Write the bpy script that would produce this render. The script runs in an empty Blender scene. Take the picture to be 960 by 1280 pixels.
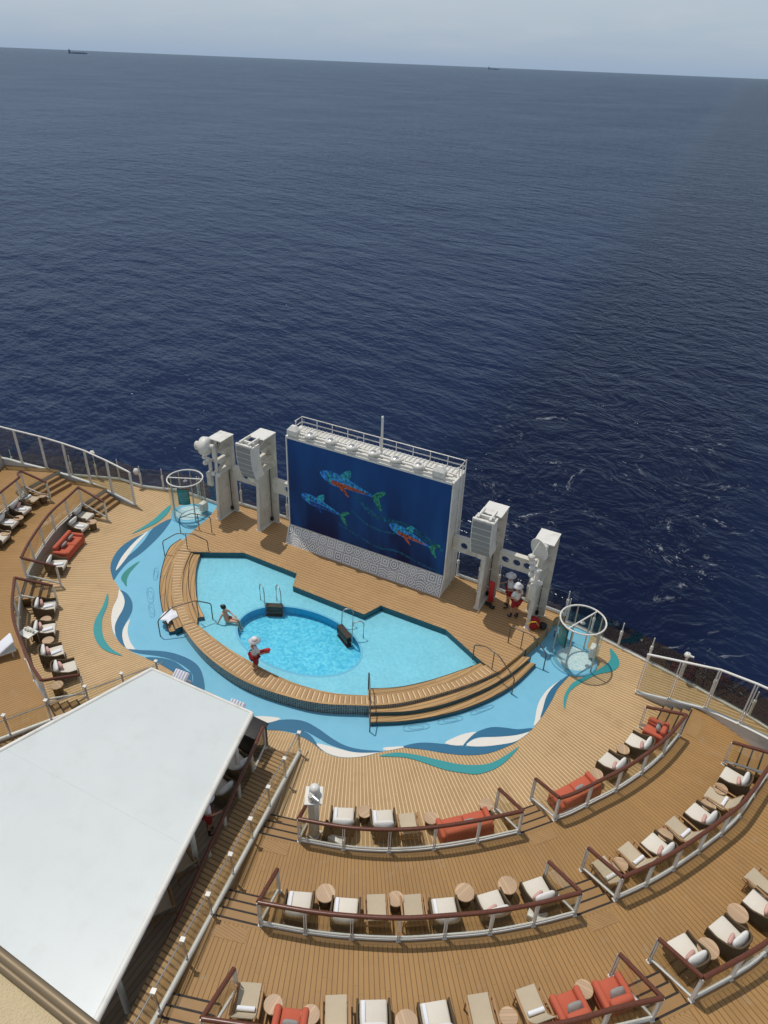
# Aft pool deck of a ship at sea. All positions are metres: X across the ship, Y aft, Z up, origin at the foot of the video wall.
D = {'cam': [12.5983, -22.8305, 20.2], 'cam_r': [0.883393, 0.467313, 0.035152], 'cam_u': [-0.276899, 0.45998, 0.84365], 'cam_f': [-0.37808, 0.755008, -0.535742], 'CI_l': [[-7.466, -2.858], [-6.717, -4.207], [-5.641, -5.483], [-4.596, -6.329], [-3.889, -6.609], [-2.408, -7.012], [-1.227, -7.213], [0.394, -7.366], [1.802, -7.311], [3.018, -7.025], [4.089, -6.525]], 'CI_r': [[4.089, -6.525], [5.355, -5.488], [6.596, -4.141], [7.312, -2.874]], 'CO_l': [[-8.453, -2.059], [-7.794, -3.605], [-6.876, -4.81], [-5.751, -5.958], [-4.454, -6.881], [-4.036, -7.142], [-2.711, -7.711], [-1.196, -8.087], [0.037, -8.184], [1.406, -8.037], [2.729, -7.724], [4.322, -6.945]], 'CO_r': [[4.322, -6.945], [5.23, -6.296], [6.25, -5.222], [7.179, -4.043], [7.901, -2.858]], 'plat_l': [[-8.453, -2.059], [-8.587, -1.002], [-8.642, -0.056]], 'plat_r': [[7.901, -2.858], [8.306, -1.56], [8.736, 0.042], [8.898, 1.352]], 'pool_back': [[-7.466, -2.858], [-6.968, -2.599], [-5.286, -1.638], [-2.263, -1.719], [-1.913, -2.557], [1.743, -2.636], [2.087, -1.772], [5.14, -1.762], [7.312, -2.874]], 'step_l2': [[-8.959, -1.883], [-8.9, -2.792], [-8.09, -4.161], [-7.161, -5.321], [-6.125, -6.294], [-4.824, -7.287]], 'step_l1': [[-8.518, -2.128], [-8.285, -2.917], [-7.552, -4.301], [-6.776, -5.327], [-5.744, -6.292], [-4.577, -7.154]], 'step_l0': [[-8.466, -2.067], [-7.794, -3.605], [-6.876, -4.81], [-5.751, -5.958], [-4.454, -6.881]], 'step_r2': [[4.632, -7.371], [5.885, -6.532], [7.138, -5.345], [8.036, -4.075], [8.598, -2.863], [8.956, -1.466]], 'step_r1': [[4.465, -7.076], [5.744, -6.262], [6.775, -5.235], [7.723, -3.853], [8.3, -2.631], [8.701, -1.368]], 'step_r0': [[4.329, -6.898], [5.213, -6.262], [6.25, -5.222], [7.179, -4.043], [7.901, -2.858], [8.327, -1.522]], 'seat_l1': [[-7.424, -2.546], [-7.122, -3.29], [-6.304, -4.343], [-5.421, -5.259], [-4.211, -6.188]], 'seat_l2': [[-7.151, -2.481], [-6.463, -3.63], [-5.522, -4.757], [-4.842, -5.431], [-4.018, -5.999]], 'seat_r1': [[3.899, -6.139], [4.836, -5.509], [5.684, -4.647], [6.417, -3.695], [7.073, -2.744]], 'blue_edge': [[-10.786, -0.605], [-10.933, -1.699], [-11.045, -2.597], [-11.113, -3.504], [-10.884, -4.329], [-10.417, -5.034], [-9.862, -5.532], [-9.467, -5.758], [-8.769, -6.127], [-8.281, -6.804], [-7.943, -7.325], [-7.545, -7.788], [-7.282, -8.022], [-6.936, -8.294], [-6.509, -8.509], [-5.913, -8.704], [-5.345, -8.772], [-4.74, -8.743], [-4.128, -8.731], [-3.546, -8.772], [-2.936, -8.855], [-2.044, -8.978], [-0.795, -8.954], [0.998, -9.706], [1.482, -9.329], [2.004, -9.101], [2.557, -8.974], [3.195, -8.989], [3.758, -9.12], [4.218, -9.1], [4.651, -8.935], [5.116, -8.593], [5.575, -8.108], [6.162, -7.597], [5.866, -7.838], [6.078, -7.612], [6.678, -7.378], [7.563, -7.08], [8.199, -6.801], [8.782, -6.391], [9.207, -5.864], [9.524, -5.352], [9.818, -4.541], [9.938, -3.954], [10.046, -2.837], [10.069, -2.199], [10.205, -1.557], [10.382, -0.831]], 'paint': [['dark', [[-10.934, -2.257], [-11.114, -2.975], [-11.072, -3.804], [-10.726, -4.609], [-10.274, -5.189], [-9.763, -5.589], [-9.453, -5.772], [-9.879, -5.192], [-10.33, -4.497], [-10.666, -3.692], [-10.893, -2.843]]], ['dark', [[-9.453, -5.772], [-9.653, -5.293], [-9.886, -4.479], [-9.891, -3.614], [-10.054, -2.544], [-10.34, -1.485], [-10.757, -0.587], [-10.933, -1.699], [-10.549, -2.705], [-10.342, -3.499], [-10.222, -4.31], [-9.893, -5.259]]], ['white', [[-10.947, -2.058], [-10.893, -2.843], [-10.64, -3.805], [-10.357, -4.513], [-9.915, -5.213], [-10.121, -4.496], [-10.49, -3.523], [-10.728, -2.745]]], ['green', [[-9.486, -4.12], [-9.555, -4.645], [-9.472, -5.186], [-9.269, -5.527], [-8.968, -5.69], [-8.631, -5.826], [-8.972, -5.466], [-9.26, -4.944]]], ['white', [[-8.769, -6.127], [-8.389, -6.604], [-8.114, -7.12], [-7.734, -7.604], [-7.282, -8.022], [-6.838, -8.331], [-6.771, -8.31], [-7.154, -7.948], [-7.408, -7.512], [-7.62, -7.036], [-7.961, -6.617], [-8.369, -6.326]]], ['dark', [[-8.709, -6.147], [-8.311, -6.345], [-7.928, -6.65], [-7.634, -7.044], [-7.417, -7.518], [-7.164, -7.953], [-6.792, -8.304], [-6.324, -8.583], [-5.839, -8.706], [-6.292, -8.383], [-6.663, -8.042], [-6.898, -7.606], [-7.139, -7.058], [-7.407, -6.707], [-7.78, -6.406], [-8.288, -6.171]]], ['white', [[-6.894, -7.36], [-6.837, -7.667], [-6.645, -8.031], [-6.369, -8.336], [-5.946, -8.634], [-5.664, -8.738], [-5.381, -8.627], [-5.853, -8.401], [-6.29, -8.106], [-6.645, -7.748]]], ['dark', [[-5.664, -8.738], [-5.17, -8.514], [-4.501, -8.18], [-3.901, -8.0], [-3.186, -7.959], [-2.604, -8.089], [-2.076, -8.442], [-1.565, -8.976], [-1.869, -8.956], [-2.177, -8.898], [-2.581, -8.504], [-3.258, -8.339], [-3.933, -8.346], [-4.498, -8.483], [-5.126, -8.707]]], ['dark', [[-4.74, -8.743], [-4.128, -8.433], [-3.522, -8.348], [-2.862, -8.486], [-2.59, -8.509], [-2.177, -8.898], [-1.608, -9.039], [-2.044, -8.978], [-2.936, -8.855], [-3.546, -8.772], [-4.128, -8.731]]], ['dark', [[1.446, -9.349], [1.299, -9.147], [1.627, -8.768], [2.074, -8.469], [2.555, -8.328], [3.154, -8.379], [3.709, -8.489], [4.284, -8.537], [4.878, -8.405], [5.568, -8.096], [5.242, -8.345], [4.729, -8.611], [4.256, -8.717], [3.74, -8.763], [3.23, -8.719], [2.731, -8.705], [2.524, -8.925], [1.995, -9.089]]], ['dark', [[2.523, -8.977], [2.714, -8.732], [3.057, -8.775], [3.367, -8.933], [3.762, -9.126], [3.199, -8.995], [2.834, -8.969]]], ['white', [[0.792, -9.039], [1.381, -8.731], [1.674, -8.679], [1.339, -9.081], [0.977, -9.287]]], ['white', [[3.386, -8.964], [3.728, -8.852], [4.274, -8.747], [4.74, -8.629], [5.249, -8.357], [5.575, -8.108], [5.847, -7.751], [6.149, -7.571], [5.845, -7.874], [5.575, -8.108], [5.116, -8.593], [4.648, -8.929], [4.211, -9.089], [3.783, -9.106]]], ['white', [[5.529, -7.947], [5.817, -7.743], [6.116, -7.557], [5.859, -7.825], [5.579, -8.041]]], ['dark', [[6.103, -7.597], [6.365, -7.267], [6.76, -7.002], [7.354, -6.748], [7.953, -6.509], [8.572, -6.166], [9.158, -5.727], [9.526, -5.359], [9.21, -5.871], [8.782, -6.391], [8.199, -6.801], [7.563, -7.08], [6.839, -7.312]]], ['white', [[7.314, -6.73], [7.496, -6.333], [7.789, -5.954], [8.106, -5.705], [7.977, -6.102], [7.913, -6.49]]], ['dark', [[7.913, -6.49], [7.977, -6.102], [8.127, -5.676], [8.475, -5.243], [8.904, -5.017], [9.353, -4.849], [9.813, -4.527], [9.707, -4.779], [9.334, -5.162], [8.836, -5.53], [8.314, -5.826], [8.057, -6.141], [7.991, -6.446]]], ['white', [[8.019, -6.438], [8.109, -6.112], [8.38, -5.832], [8.94, -5.471], [9.439, -5.103], [9.754, -4.769], [9.668, -5.041], [9.479, -5.402], [9.155, -5.72], [8.572, -6.166]]], ['white', [[10.348, -1.103], [9.995, -1.759], [9.753, -2.381], [9.646, -3.065], [9.676, -3.576], [9.777, -4.104], [9.826, -4.417], [9.934, -3.957], [9.856, -3.324], [9.809, -2.741], [9.893, -2.141], [10.093, -1.539]]], ['dark', [[10.301, -1.13], [10.097, -1.554], [9.893, -2.141], [9.818, -2.736], [9.865, -3.319], [9.934, -3.942], [10.046, -2.837], [10.069, -2.199], [10.205, -1.557]]], ['teal', [[-11.702, 0.358], [-11.619, -0.284], [-11.449, -1.149], [-11.441, -2.004], [-11.45, -2.634], [-11.229, -1.947], [-11.103, -1.232], [-11.221, -0.421], [-11.49, 0.175]]], ['teal', [[-8.996, -6.586], [-8.503, -7.347], [-8.155, -8.046], [-7.797, -8.512], [-7.331, -8.893], [-6.733, -9.178], [-6.159, -9.242], [-5.569, -9.118], [-6.209, -9.052], [-6.866, -8.806], [-7.44, -8.399], [-7.981, -7.846], [-8.441, -7.106]]], ['teal', [[5.58, -8.338], [5.752, -8.121], [6.082, -7.878], [6.683, -7.659], [7.424, -7.479], [8.093, -7.297], [8.656, -7.019], [9.071, -6.667], [9.406, -6.078], [9.659, -5.567], [9.489, -6.312], [9.217, -6.897], [8.793, -7.366], [8.381, -7.545], [7.789, -7.741], [7.081, -7.83], [6.377, -7.952]]], ['teal', [[11.345, 1.132], [11.644, 0.897], [11.839, 0.567], [11.876, 0.198], [11.675, -0.215], [11.242, -0.631], [10.868, -1.259], [10.541, -2.009], [10.536, -2.557], [10.597, -3.051], [10.443, -2.686], [10.402, -2.167], [10.519, -1.54], [10.888, -0.918], [11.294, -0.179], [11.491, 0.366], [11.459, 0.701]]]], 'hatches': [[[5.752, -6.721], [6.377, -6.251], [6.483, -6.436], [5.877, -6.919]], [[6.73, -5.855], [7.296, -5.318], [7.396, -5.477], [6.836, -6.017]], [[7.609, -4.866], [8.101, -4.25], [8.181, -4.373], [7.702, -5.014]], [[-7.712, -5.507], [-7.495, -5.38], [-6.9, -5.997], [-7.098, -6.112]], [[-6.852, -6.332], [-6.743, -6.165], [-6.202, -6.662], [-6.286, -6.81]], [[-8.467, -4.241], [-8.336, -4.163], [-7.872, -4.706], [-7.992, -4.833]]], 'r1m': {'pts': [[5.121, -12.6], [6.4, -12.175], [7.544, -11.636], [8.617, -10.95], [9.691, -10.1], [10.76, -9.141]], 'l': [4.824, -11.584], 'f': [9.798, -8.365]}, 'r1R': {'pts': [[11.598, -8.175], [11.956, -7.77], [12.49, -6.993], [13.137, -6.035], [13.769, -4.863], [14.191, -3.851], [14.518, -2.794]], 'l': [10.688, -7.439], 'f': [13.245, -2.55]}, 'r1L': {'pts': [[-14.798, -2.555], [-14.464, -3.583], [-14.091, -4.81], [-13.544, -5.924], [-12.831, -7.142], [-12.216, -8.012]], 'l': [-13.392, -2.345], 'f': [-11.122, -7.25]}, 'r1l': {'pts': [[-11.281, -9.076], [-10.064, -10.157], [-9.046, -10.892], [-7.877, -11.519], [-6.621, -12.131], [-5.625, -12.499]], 'l': [-10.163, -8.247], 'f': [-5.198, -11.331]}, 'r2m': {'pts': [[5.758, -15.348], [7.037, -14.907], [8.092, -14.454], [9.162, -13.914], [10.101, -13.322], [11.022, -12.708], [11.992, -11.934], [12.912, -11.1]], 'l': [5.474, -14.151], 'f': [11.897, -10.329]}, 'r2R': {'pts': [[13.781, -10.153], [14.564, -9.181], [15.255, -8.153], [15.881, -7.098], [16.485, -5.951], [17.0, -4.404], [17.24, -3.683]], 'l': [12.766, -9.383], 'f': [16.041, -3.295]}, 'r3m': {'pts': [[6.409, -18.188], [7.679, -17.689], [9.091, -17.068], [10.449, -16.368], [12.069, -15.39], [13.364, -14.46], [14.185, -13.729], [15.128, -12.952]], 'l': [6.203, -16.884], 'f': [14.123, -12.163]}, 'r3R': {'pts': [[15.889, -12.074], [16.655, -11.135], [17.155, -10.47]], 'l': [14.906, -11.332], 'f': None}, 'left_caps': [[-3.413, -9.651], [-3.845, -10.838], [-4.311, -12.015], [-4.792, -13.219], [-5.249, -14.422]], 'hrails': [[[-9.473, -1.329, 0.0], [-9.481, -1.403, 0.85], [-8.699, -1.29, 1.35], [-8.226, -1.138, 1.4], [-7.668, -1.219, 1.4], [-7.638, -1.092, 0.5]], [[-8.793, -3.214, 0.0], [-8.857, -3.201, 0.85], [-8.12, -2.955, 1.35], [-7.372, -2.709, 1.4], [-6.636, -2.516, 1.05], [-6.83, -2.33, 0.5]], [[-5.077, -7.529, 0.0], [-5.062, -7.526, 0.85], [-4.638, -7.045, 1.35], [-4.135, -6.274, 1.4], [-3.766, -5.771, 1.05], [-3.764, -5.795, 0.2]], [[8.607, -3.335, 0.0], [8.575, -3.351, 0.85], [7.786, -3.069, 1.4], [7.217, -2.82, 1.4], [6.695, -2.753, 1.1], [6.692, -2.645, 0.3]], [[9.273, -1.443, 0.0], [9.207, -1.462, 0.85], [8.647, -1.454, 1.4], [7.802, -1.241, 1.4], [7.666, -1.446, 1.35], [7.641, -1.199, 0.5]]], 'hmids': [[[-8.351, -1.191, 0.5], [-8.212, -1.214, 1.4]], [[-7.668, -2.903, 0.5], [-7.683, -2.958, 1.37]], [[-3.985, -6.323, 0.5], [-4.066, -6.257, 1.4]], [[7.626, -2.917, 0.5], [7.654, -3.12, 1.4]], [[8.196, -1.334, 0.5], [8.194, -1.419, 1.4]]], 'ladders': [[[-2.457, -3.949, 0.2], [-1.817, -3.637, 0.2]], [[1.198, -3.434, 0.2], [1.964, -3.891, 0.2]]], 'furn': [['arm', 5.839, -11.265, 0, 'white-cushioned woven armchair just right of the camera pedestal in the front centre row', {'towel': 'left'}], ['table', 6.299, -10.721, 0, 'small round table between the two armchairs of the front centre row', {}], ['arm', 6.958, -10.733, 0, 'white-cushioned woven armchair left of the lone sling chair in the front centre row', {'towel': 'left'}], ['sling', 7.728, -10.504, 0, 'beige sling lounge chair left of the long coral sofa in the front centre row', {'towel': 'roll'}], ['table', 8.207, -9.907, 0, 'small round table at the left end of the coral sofa in the front centre row', {}], ['sofa', 9.2, -9.572, 0, 'long coral sofa with a grey cushion seen from behind in the front centre row', {}], ['table', 9.54, -8.611, 0, 'small round table at the right end of the coral sofa in the front centre row', {}], ['sofa', 11.9, -6.715, 0, 'coral two-seat sofa behind the glass end panel in the front right row', {}], ['table', 12.345, -5.725, 0, 'small round table between coral sofa and armchair in the front right row', {}], ['arm', 12.741, -5.026, 0, 'white-cushioned woven armchair nearest the coral sofa in the front right row', {'acc': 1}], ['table', 12.916, -4.241, 0, 'small low table squeezed between the two white armchairs of the front right row', {}], ['arm', 13.367, -3.713, 0, 'white-cushioned woven armchair beside the coral armchair in the front right row', {'acc': 1}], ['coral', 13.747, -2.77, 0, 'coral armchair with grey cushion by the stair in the front right row', {}], ['arm', 6.306, -14.414, 0.56, 'white-cushioned woven armchair at the left end of the middle centre row', {'towel': 'left'}], ['bigtable', 6.773, -13.784, 0.56, 'round wooden table between the two leftmost armchairs of the middle centre row', {}], ['arm', 7.492, -13.952, 0.56, 'white-cushioned woven armchair left of the two sling chairs in the middle centre row', {'towel': 'left'}], ['sling', 8.217, -13.514, 0.56, 'beige sling chair left of the smallest table in the middle centre row', {}], ['table', 8.509, -12.972, 0.56, 'small round table between the two sling chairs of the middle centre row', {}], ['sling', 9.083, -13.035, 0.56, 'beige sling chair right of the smallest table in the middle centre row', {}], ['arm', 9.844, -12.65, 0.56, 'white-cushioned woven armchair right of the two sling chairs in the middle centre row', {'towel': 'left'}], ['bigtable', 10.097, -11.915, 0.56, 'round wooden table left of the armchair with a pink cushion in the middle centre row', {}], ['arm', 10.925, -11.857, 0.56, 'white-cushioned woven armchair between two big round tables in the middle centre row', {'acc': 1}], ['bigtable', 11.066, -11.147, 0.56, 'round wooden table beside the last armchair of the middle centre row', {}], ['arm', 11.903, -10.888, 0.56, 'white-cushioned woven armchair with pink cushion at the right end of the middle centre row', {'acc': 1}], ['sling', 13.481, -9.37, 0.56, 'beige sling chair behind the glass end panel of the middle right row', {'towel': 'roll'}], ['table', 13.707, -8.958, 0.56, 'small round table by the glass end panel of the middle right row', {}], ['sling', 14.054, -8.529, 0.56, 'beige sling chair second from the glass end panel of the middle right row', {'towel': 'roll'}], ['arm', 14.592, -7.875, 0.56, 'white woven armchair nearest the glass end panel in the middle right row', {'acc': 1}], ['table', 14.702, -7.345, 0.56, 'small round table beside the middle sling chair of the middle right row', {}], ['sling', 15.134, -6.969, 0.56, 'beige sling chair between two white armchairs in the middle right row', {'towel': 'roll'}], ['arm', 15.589, -6.147, 0.56, 'white woven armchair in the centre of the middle right row, between two sling chairs', {'acc': 1}], ['table', 15.727, -5.624, 0.56, 'small table half hidden by sling chair arms in the middle right row', {}], ['sling', 16.056, -5.228, 0.56, 'beige sling chair nearest the upper stair in the middle right row', {'towel': 'roll'}], ['table', 15.995, -4.795, 0.56, 'small round table next to the last armchair of the middle right row', {}], ['arm', 16.38, -4.15, 0.56, 'white woven armchair at the stair end of the middle right row', {'acc': 1}], ['sling', 6.711, -17.134, 1.12, 'beige sling chair with a white towel at the left end of the rear centre row', {'towel': 'roll'}], ['table', 7.249, -16.849, 1.12, 'small round table between left sling chair and low coral chair of rear centre row', {}], ['coral', 7.804, -16.991, 1.12, 'coral armchair cut by the lower picture edge between two small tables', {}], ['table', 8.125, -16.613, 1.12, 'small round table right of the low coral chair in the rear centre row', {}], ['sling', 8.664, -16.364, 1.12, 'beige sling chair right of the low coral chair in the rear centre row', {}], ['arm', 9.446, -15.982, 1.12, 'white-cushioned armchair left of the large round table at the lower picture edge', {'towel': 'left'}], ['bigtable', 10.144, -15.692, 1.12, 'large round wooden table between two armchairs at the lower picture edge', {}], ['arm', 10.744, -15.309, 1.12, 'white-cushioned armchair right of the large round table at the lower picture edge', {'towel': 'left'}], ['sling', 11.638, -14.699, 1.12, 'beige sling chair left of the small table, right half of rear centre row', {}], ['table', 12.188, -14.444, 1.12, 'small round table between two sling chairs in the rear centre row', {}], ['sling', 12.641, -13.961, 1.12, 'beige sling chair with towel beside the coral armchairs of the rear centre row', {'towel': 'roll'}], ['coral', 13.403, -13.533, 1.12, 'coral armchair with grey cushion left of the striped-top table in the rear centre row', {}], ['table', 13.585, -13.005, 1.12, 'small round table with striped wooden top between the two coral armchairs', {}], ['coral', 14.221, -12.735, 1.12, 'coral armchair with grey cushion beside the stair at the end of the rear centre row', {}], ['arm', 15.678, -10.9, 1.12, 'white woven armchair behind the glass end panel of the rear right row', {'acc': 1}], ['bigtable', 16.124, -10.568, 1.12, 'round table right of the first armchair in the rear right row', {}], ['arm', 16.569, -9.922, 1.12, 'white woven armchair with pink cushion between two round tables in the rear right row', {'acc': 1}], ['bigtable', 16.712, -9.241, 1.12, 'round table left of the armchair at the right picture edge in the rear right row', {}], ['arm', 17.295, -8.701, 1.12, 'white woven armchair with pink cushion at the right picture edge in the rear right row', {'acc': 1}], ['sling', 17.302, -8.038, 1.12, 'beige sling chair cut by the right picture edge behind the rear right armchairs', {}], ['arm', -14.233, -3.054, 0, 'white woven armchair tucked against the stair end of the front left row', {}], ['arm', -13.702, -3.841, 0, 'white woven armchair with towel beyond the coral sofa in the front left row', {'towel': 'seat'}], ['table', -13.362, -3.289, 0, 'small drum table at the stair end of the front left row', {}], ['sofa', -12.811, -5.222, 0, 'coral two-seat sofa with two grey cushions in the front left row', {'cush': 2}], ['arm', -12.111, -6.57, 0, 'white armchair with towel between coral sofa and glass end panel, front left row', {'towel': 'seat'}], ['arm', -10.136, -8.858, 0, 'white woven armchair with towel at the stair end of the lower left row', {'towel': 'seat', 'acc': 1}], ['table', -9.408, -9.424, 0, 'small round table between the first two armchairs of the lower left row', {}], ['arm', -8.997, -9.862, 0, 'white woven armchair with towel second from the stair in the lower left row', {'towel': 'seat', 'acc': 1}], ['table', -8.326, -10.228, 0, 'small round table between the second and third armchairs of the lower left row', {}], ['arm', -7.656, -10.622, 0, 'white woven armchair with towel third from the stair in the lower left row', {'towel': 'seat', 'acc': 1}], ['arm', -6.555, -10.979, 0, 'white woven armchair under the mahogany rail end in the lower left row', {'acc': 1}], ['table', -6.122, -11.715, 0, 'brown drum table beyond the rail end of the lower left row', {}], ['sling', -16.974, -3.849, 0.56, 'beige sling chair by the stair in the upper left row', {'towel': 'roll'}], ['table', -16.615, -3.381, 0.56, 'small drum table by the stair of the upper left row', {}], ['arm', -16.529, -4.77, 0.56, 'white woven armchair next to the sling chair in the upper left row', {'towel': 'seat', 'acc': 1}], ['table', -15.871, -5.379, 0.56, 'small drum table between the two armchairs of the upper left row', {}], ['arm', -16.025, -5.892, 0.56, 'white woven armchair between two drum tables in the upper left row', {'towel': 'seat'}], ['table', -15.272, -6.545, 0.56, 'small drum table near the left picture edge in the upper left row', {}], ['arm', -15.37, -6.919, 0.56, 'white woven armchair cut by the left picture edge in the upper left row', {}]], 'towels_floor': [[5.922, -11.784, 0.15], [12.03, -11.369, 0.7]], 'guard_pool': [-0.33, -7.431, 0.2], 'guards': [[7.334, 0.382, 0.5], [6.848, 0.946, 0.5]], 'sitter': [[-3.143, -5.617, 0.25], [-2.77, -5.233, 0.3], [-3.306, -5.885, 0.25]], 'towel_step': [-5.306, -6.672, 0.36], 'ped': [5.186, -11.901, 0.0], 'left_towel': [-7.906, -12.547, 0.7], 'bul_r': [[12.82, -0.85, 0], [13.95, -0.95, 0.28], [15.18, -1.11, 0.62], [16.3, -1.6, 0.95], [17.3, -2.15, 1.25], [19.5, -3.4, 1.75]], 'bul_l': [[-13.228, -0.594, 0.0], [-14.751, -0.615, 0.25], [-16.151, -0.729, 0.5], [-17.323, -1.042, 0.75], [-18.537, -1.43, 1.0], [-19.769, -1.933, 1.25], [-20.852, -2.4, 1.5]], 'fence_l': [[-18.417, -0.06], [-17.089, 0.487], [-15.879, 0.962], [-14.288, 1.002], [-13.064, 1.392], [-12.204, 1.764], [-10.427, 1.569]], 'fence_r': [[9.29, 1.824], [10.399, 1.644], [11.604, 1.382], [12.861, 1.086], [14.187, 0.776], [15.336, 0.419], [16.74, 0.035]], 'fence_m': [[-10.013, 1.152], [-7.973, 1.549], [-5.205, 1.878], [3.957, 1.807], [5.175, 1.705], [6.1, 1.783], [7.441, 1.668], [8.642, 1.625]], 'sill': [[11.381, -22.442, 18.3], [11.723, -22.447, 18.3], [11.439, -22.487, 18.3]], 'sun_loungers': [[-2.278, -9.157, 0.35], [0.44, -9.305, 0.35]]}
SUNSTR, SKYSTR, EXPO = 3.05, .14, -.28
SKYCLOUD, SKYTINT, SKYHAZE = (4.5, 4.9, 5.4), (1.0, 1., 1.), (2.6, 3.55, 4.85)
import bpy, bmesh, math, random
from mathutils import Vector, Matrix
from mathutils.geometry import tessellate_polygon
random.seed(7)
PI = math.pi
scene = bpy.context.scene
COL = scene.collection

# ------------------------------------------------------------------ mesh builder
class MB:
    def __init__(s): s.v = []; s.f = []; s.m = []; s.sm = []
    def add(s, vs, fs, mat=0, smooth=False):
        o = len(s.v); s.v += [tuple(v) for v in vs]
        for f in fs: s.f.append(tuple(i + o for i in f)); s.m.append(mat); s.sm.append(smooth)
        return s
    def box(s, c, size, mat=0, rz=0., rot=None):
        hx, hy, hz = size[0] / 2, size[1] / 2, size[2] / 2
        M = rot if rot is not None else Matrix.Rotation(rz, 3, 'Z')
        vs = [Vector(c) + M @ Vector((x * hx, y * hy, z * hz)) for x in (-1, 1) for y in (-1, 1) for z in (-1, 1)]
        return s.add(vs, [(0, 1, 3, 2), (4, 6, 7, 5), (0, 4, 5, 1), (2, 3, 7, 6), (0, 2, 6, 4), (1, 5, 7, 3)], mat)
    def rbox(s, c, size, r=.04, mat=0, rot=None, seg=2):
        bm = bmesh.new(); bmesh.ops.create_cube(bm, size=1.)
        for v in bm.verts: v.co = Vector((v.co.x * size[0], v.co.y * size[1], v.co.z * size[2]))
        r = min(r, min(size) * .48)
        bmesh.ops.bevel(bm, geom=bm.edges[:], offset=r, segments=seg, profile=.5, affect='EDGES')
        M = rot if rot is not None else Matrix.Identity(3)
        bm.verts.index_update()
        s.add([Vector(c) + M @ v.co for v in bm.verts], [[v.index for v in f.verts] for f in bm.faces], mat, True)
        bm.free(); return s
    def pillow(s, c, size, mat=0, rot=None, n=10, e=.55):
        # a soft cushion: superellipsoid
        M = rot if rot is not None else Matrix.Identity(3)
        sp = lambda x, p: math.copysign(abs(x) ** p, x)
        vs = []; fs = []; nu = n * 2
        for i in range(n + 1):
            a = -PI / 2 + PI * i / n
            for j in range(nu):
                b = 2 * PI * j / nu
                ca, sa = sp(math.cos(a), .9), sp(math.sin(a), .9)
                vs.append(Vector(c) + M @ Vector((size[0] / 2 * ca * sp(math.cos(b), e), size[1] / 2 * ca * sp(math.sin(b), e), size[2] / 2 * sa)))
        for i in range(n):
            for j in range(nu):
                k = (j + 1) % nu
                fs.append((i * nu + j, i * nu + k, (i + 1) * nu + k, (i + 1) * nu + j))
        return s.add(vs, fs, mat, True)
    def cyl(s, a, b, r, r2=None, n=10, mat=0, caps=True, smooth=True):
        a, b = Vector(a), Vector(b); r2 = r if r2 is None else r2
        d = (b - a).normalized(); u = d.orthogonal().normalized(); w = d.cross(u)
        vs = [p + (u * math.cos(2 * PI * i / n) + w * math.sin(2 * PI * i / n)) * q for p, q in ((a, r), (b, r2)) for i in range(n)]
        s.add(vs, [(i, (i + 1) % n, n + (i + 1) % n, n + i) for i in range(n)], mat, smooth)
        if caps: s.add(vs, [tuple(range(n))[::-1], tuple(range(n, 2 * n))], mat)
        return s
    def tube(s, pts, r, n=8, mat=0, closed=False, sect=None):
        # sweep along a polyline; sect = list of (sideways, up) offsets for a non round section
        P = [Vector(p) for p in pts]; m = len(P); rings = []
        for i in range(m):
            p0 = P[(i - 1) % m] if (closed or i > 0) else P[i]
            p1 = P[(i + 1) % m] if (closed or i < m - 1) else P[i]
            d = (p1 - p0).normalized()
            side = d.cross(Vector((0, 0, 1)))
            if side.length < 1e-3: side = Vector((1, 0, 0))
            side.normalize(); upv = side.cross(d)
            if sect: rings.append([P[i] + side * a + upv * b for a, b in sect])
            else:
                rr = r[i] if isinstance(r, (list, tuple)) else r
                rings.append([P[i] + side * (math.cos(2 * PI * k / n) * rr) + upv * (math.sin(2 * PI * k / n) * rr) for k in range(n)])
        n = len(rings[0]); vs = [v for R_ in rings for v in R_]; fs = []
        for i in range(m if closed else m - 1):
            j = (i + 1) % m
            for k in range(n): fs.append((i * n + k, i * n + (k + 1) % n, j * n + (k + 1) % n, j * n + k))
        s.add(vs, fs, mat, True)
        if not closed: s.add(vs, [tuple(range(n)), tuple(range((m - 1) * n, m * n))[::-1]], mat)
        return s
    def lathe(s, c, prof, n=20, mat=0, M=None, smooth=True):
        M = M if M is not None else Matrix.Identity(3); vs = []; fs = []
        for r, z in prof:
            for k in range(n): vs.append(Vector(c) + M @ Vector((r * math.cos(2 * PI * k / n), r * math.sin(2 * PI * k / n), z)))
        for i in range(len(prof) - 1):
            for k in range(n): fs.append((i * n + k, i * n + (k + 1) % n, (i + 1) * n + (k + 1) % n, (i + 1) * n + k))
        return s.add(vs, fs, mat, smooth)
    def flat(s, poly, z, mat=0, holes=()):
        loops = [[Vector((p[0], p[1], 0)) for p in poly]] + [[Vector((p[0], p[1], 0)) for p in h] for h in holes]
        tris = tessellate_polygon(loops); allv = [v for l in loops for v in l]
        vs = [(v.x, v.y, z) for v in allv]; fs = []
        for t in tris:
            a, b, c = (allv[i] for i in t)
            if abs((b - a).cross(c - a).z) < 1e-9: continue
            fs.append(t if (b - a).cross(c - a).z > 0 else (t[0], t[2], t[1]))
        return s.add(vs, fs, mat)
    def prism(s, poly, z0, z1, mt=0, ms=0, holes=(), bottom=False):
        s.flat(poly, z1, mt, holes)
        if bottom: s.flat(poly, z0, ms, holes)
        for l in [poly] + list(holes):
            n = len(l); vs = [(p[0], p[1], z) for z in (z0, z1) for p in l]
            s.add(vs, [(i, (i + 1) % n, n + (i + 1) % n, n + i) for i in range(n)], ms)
        return s
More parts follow.
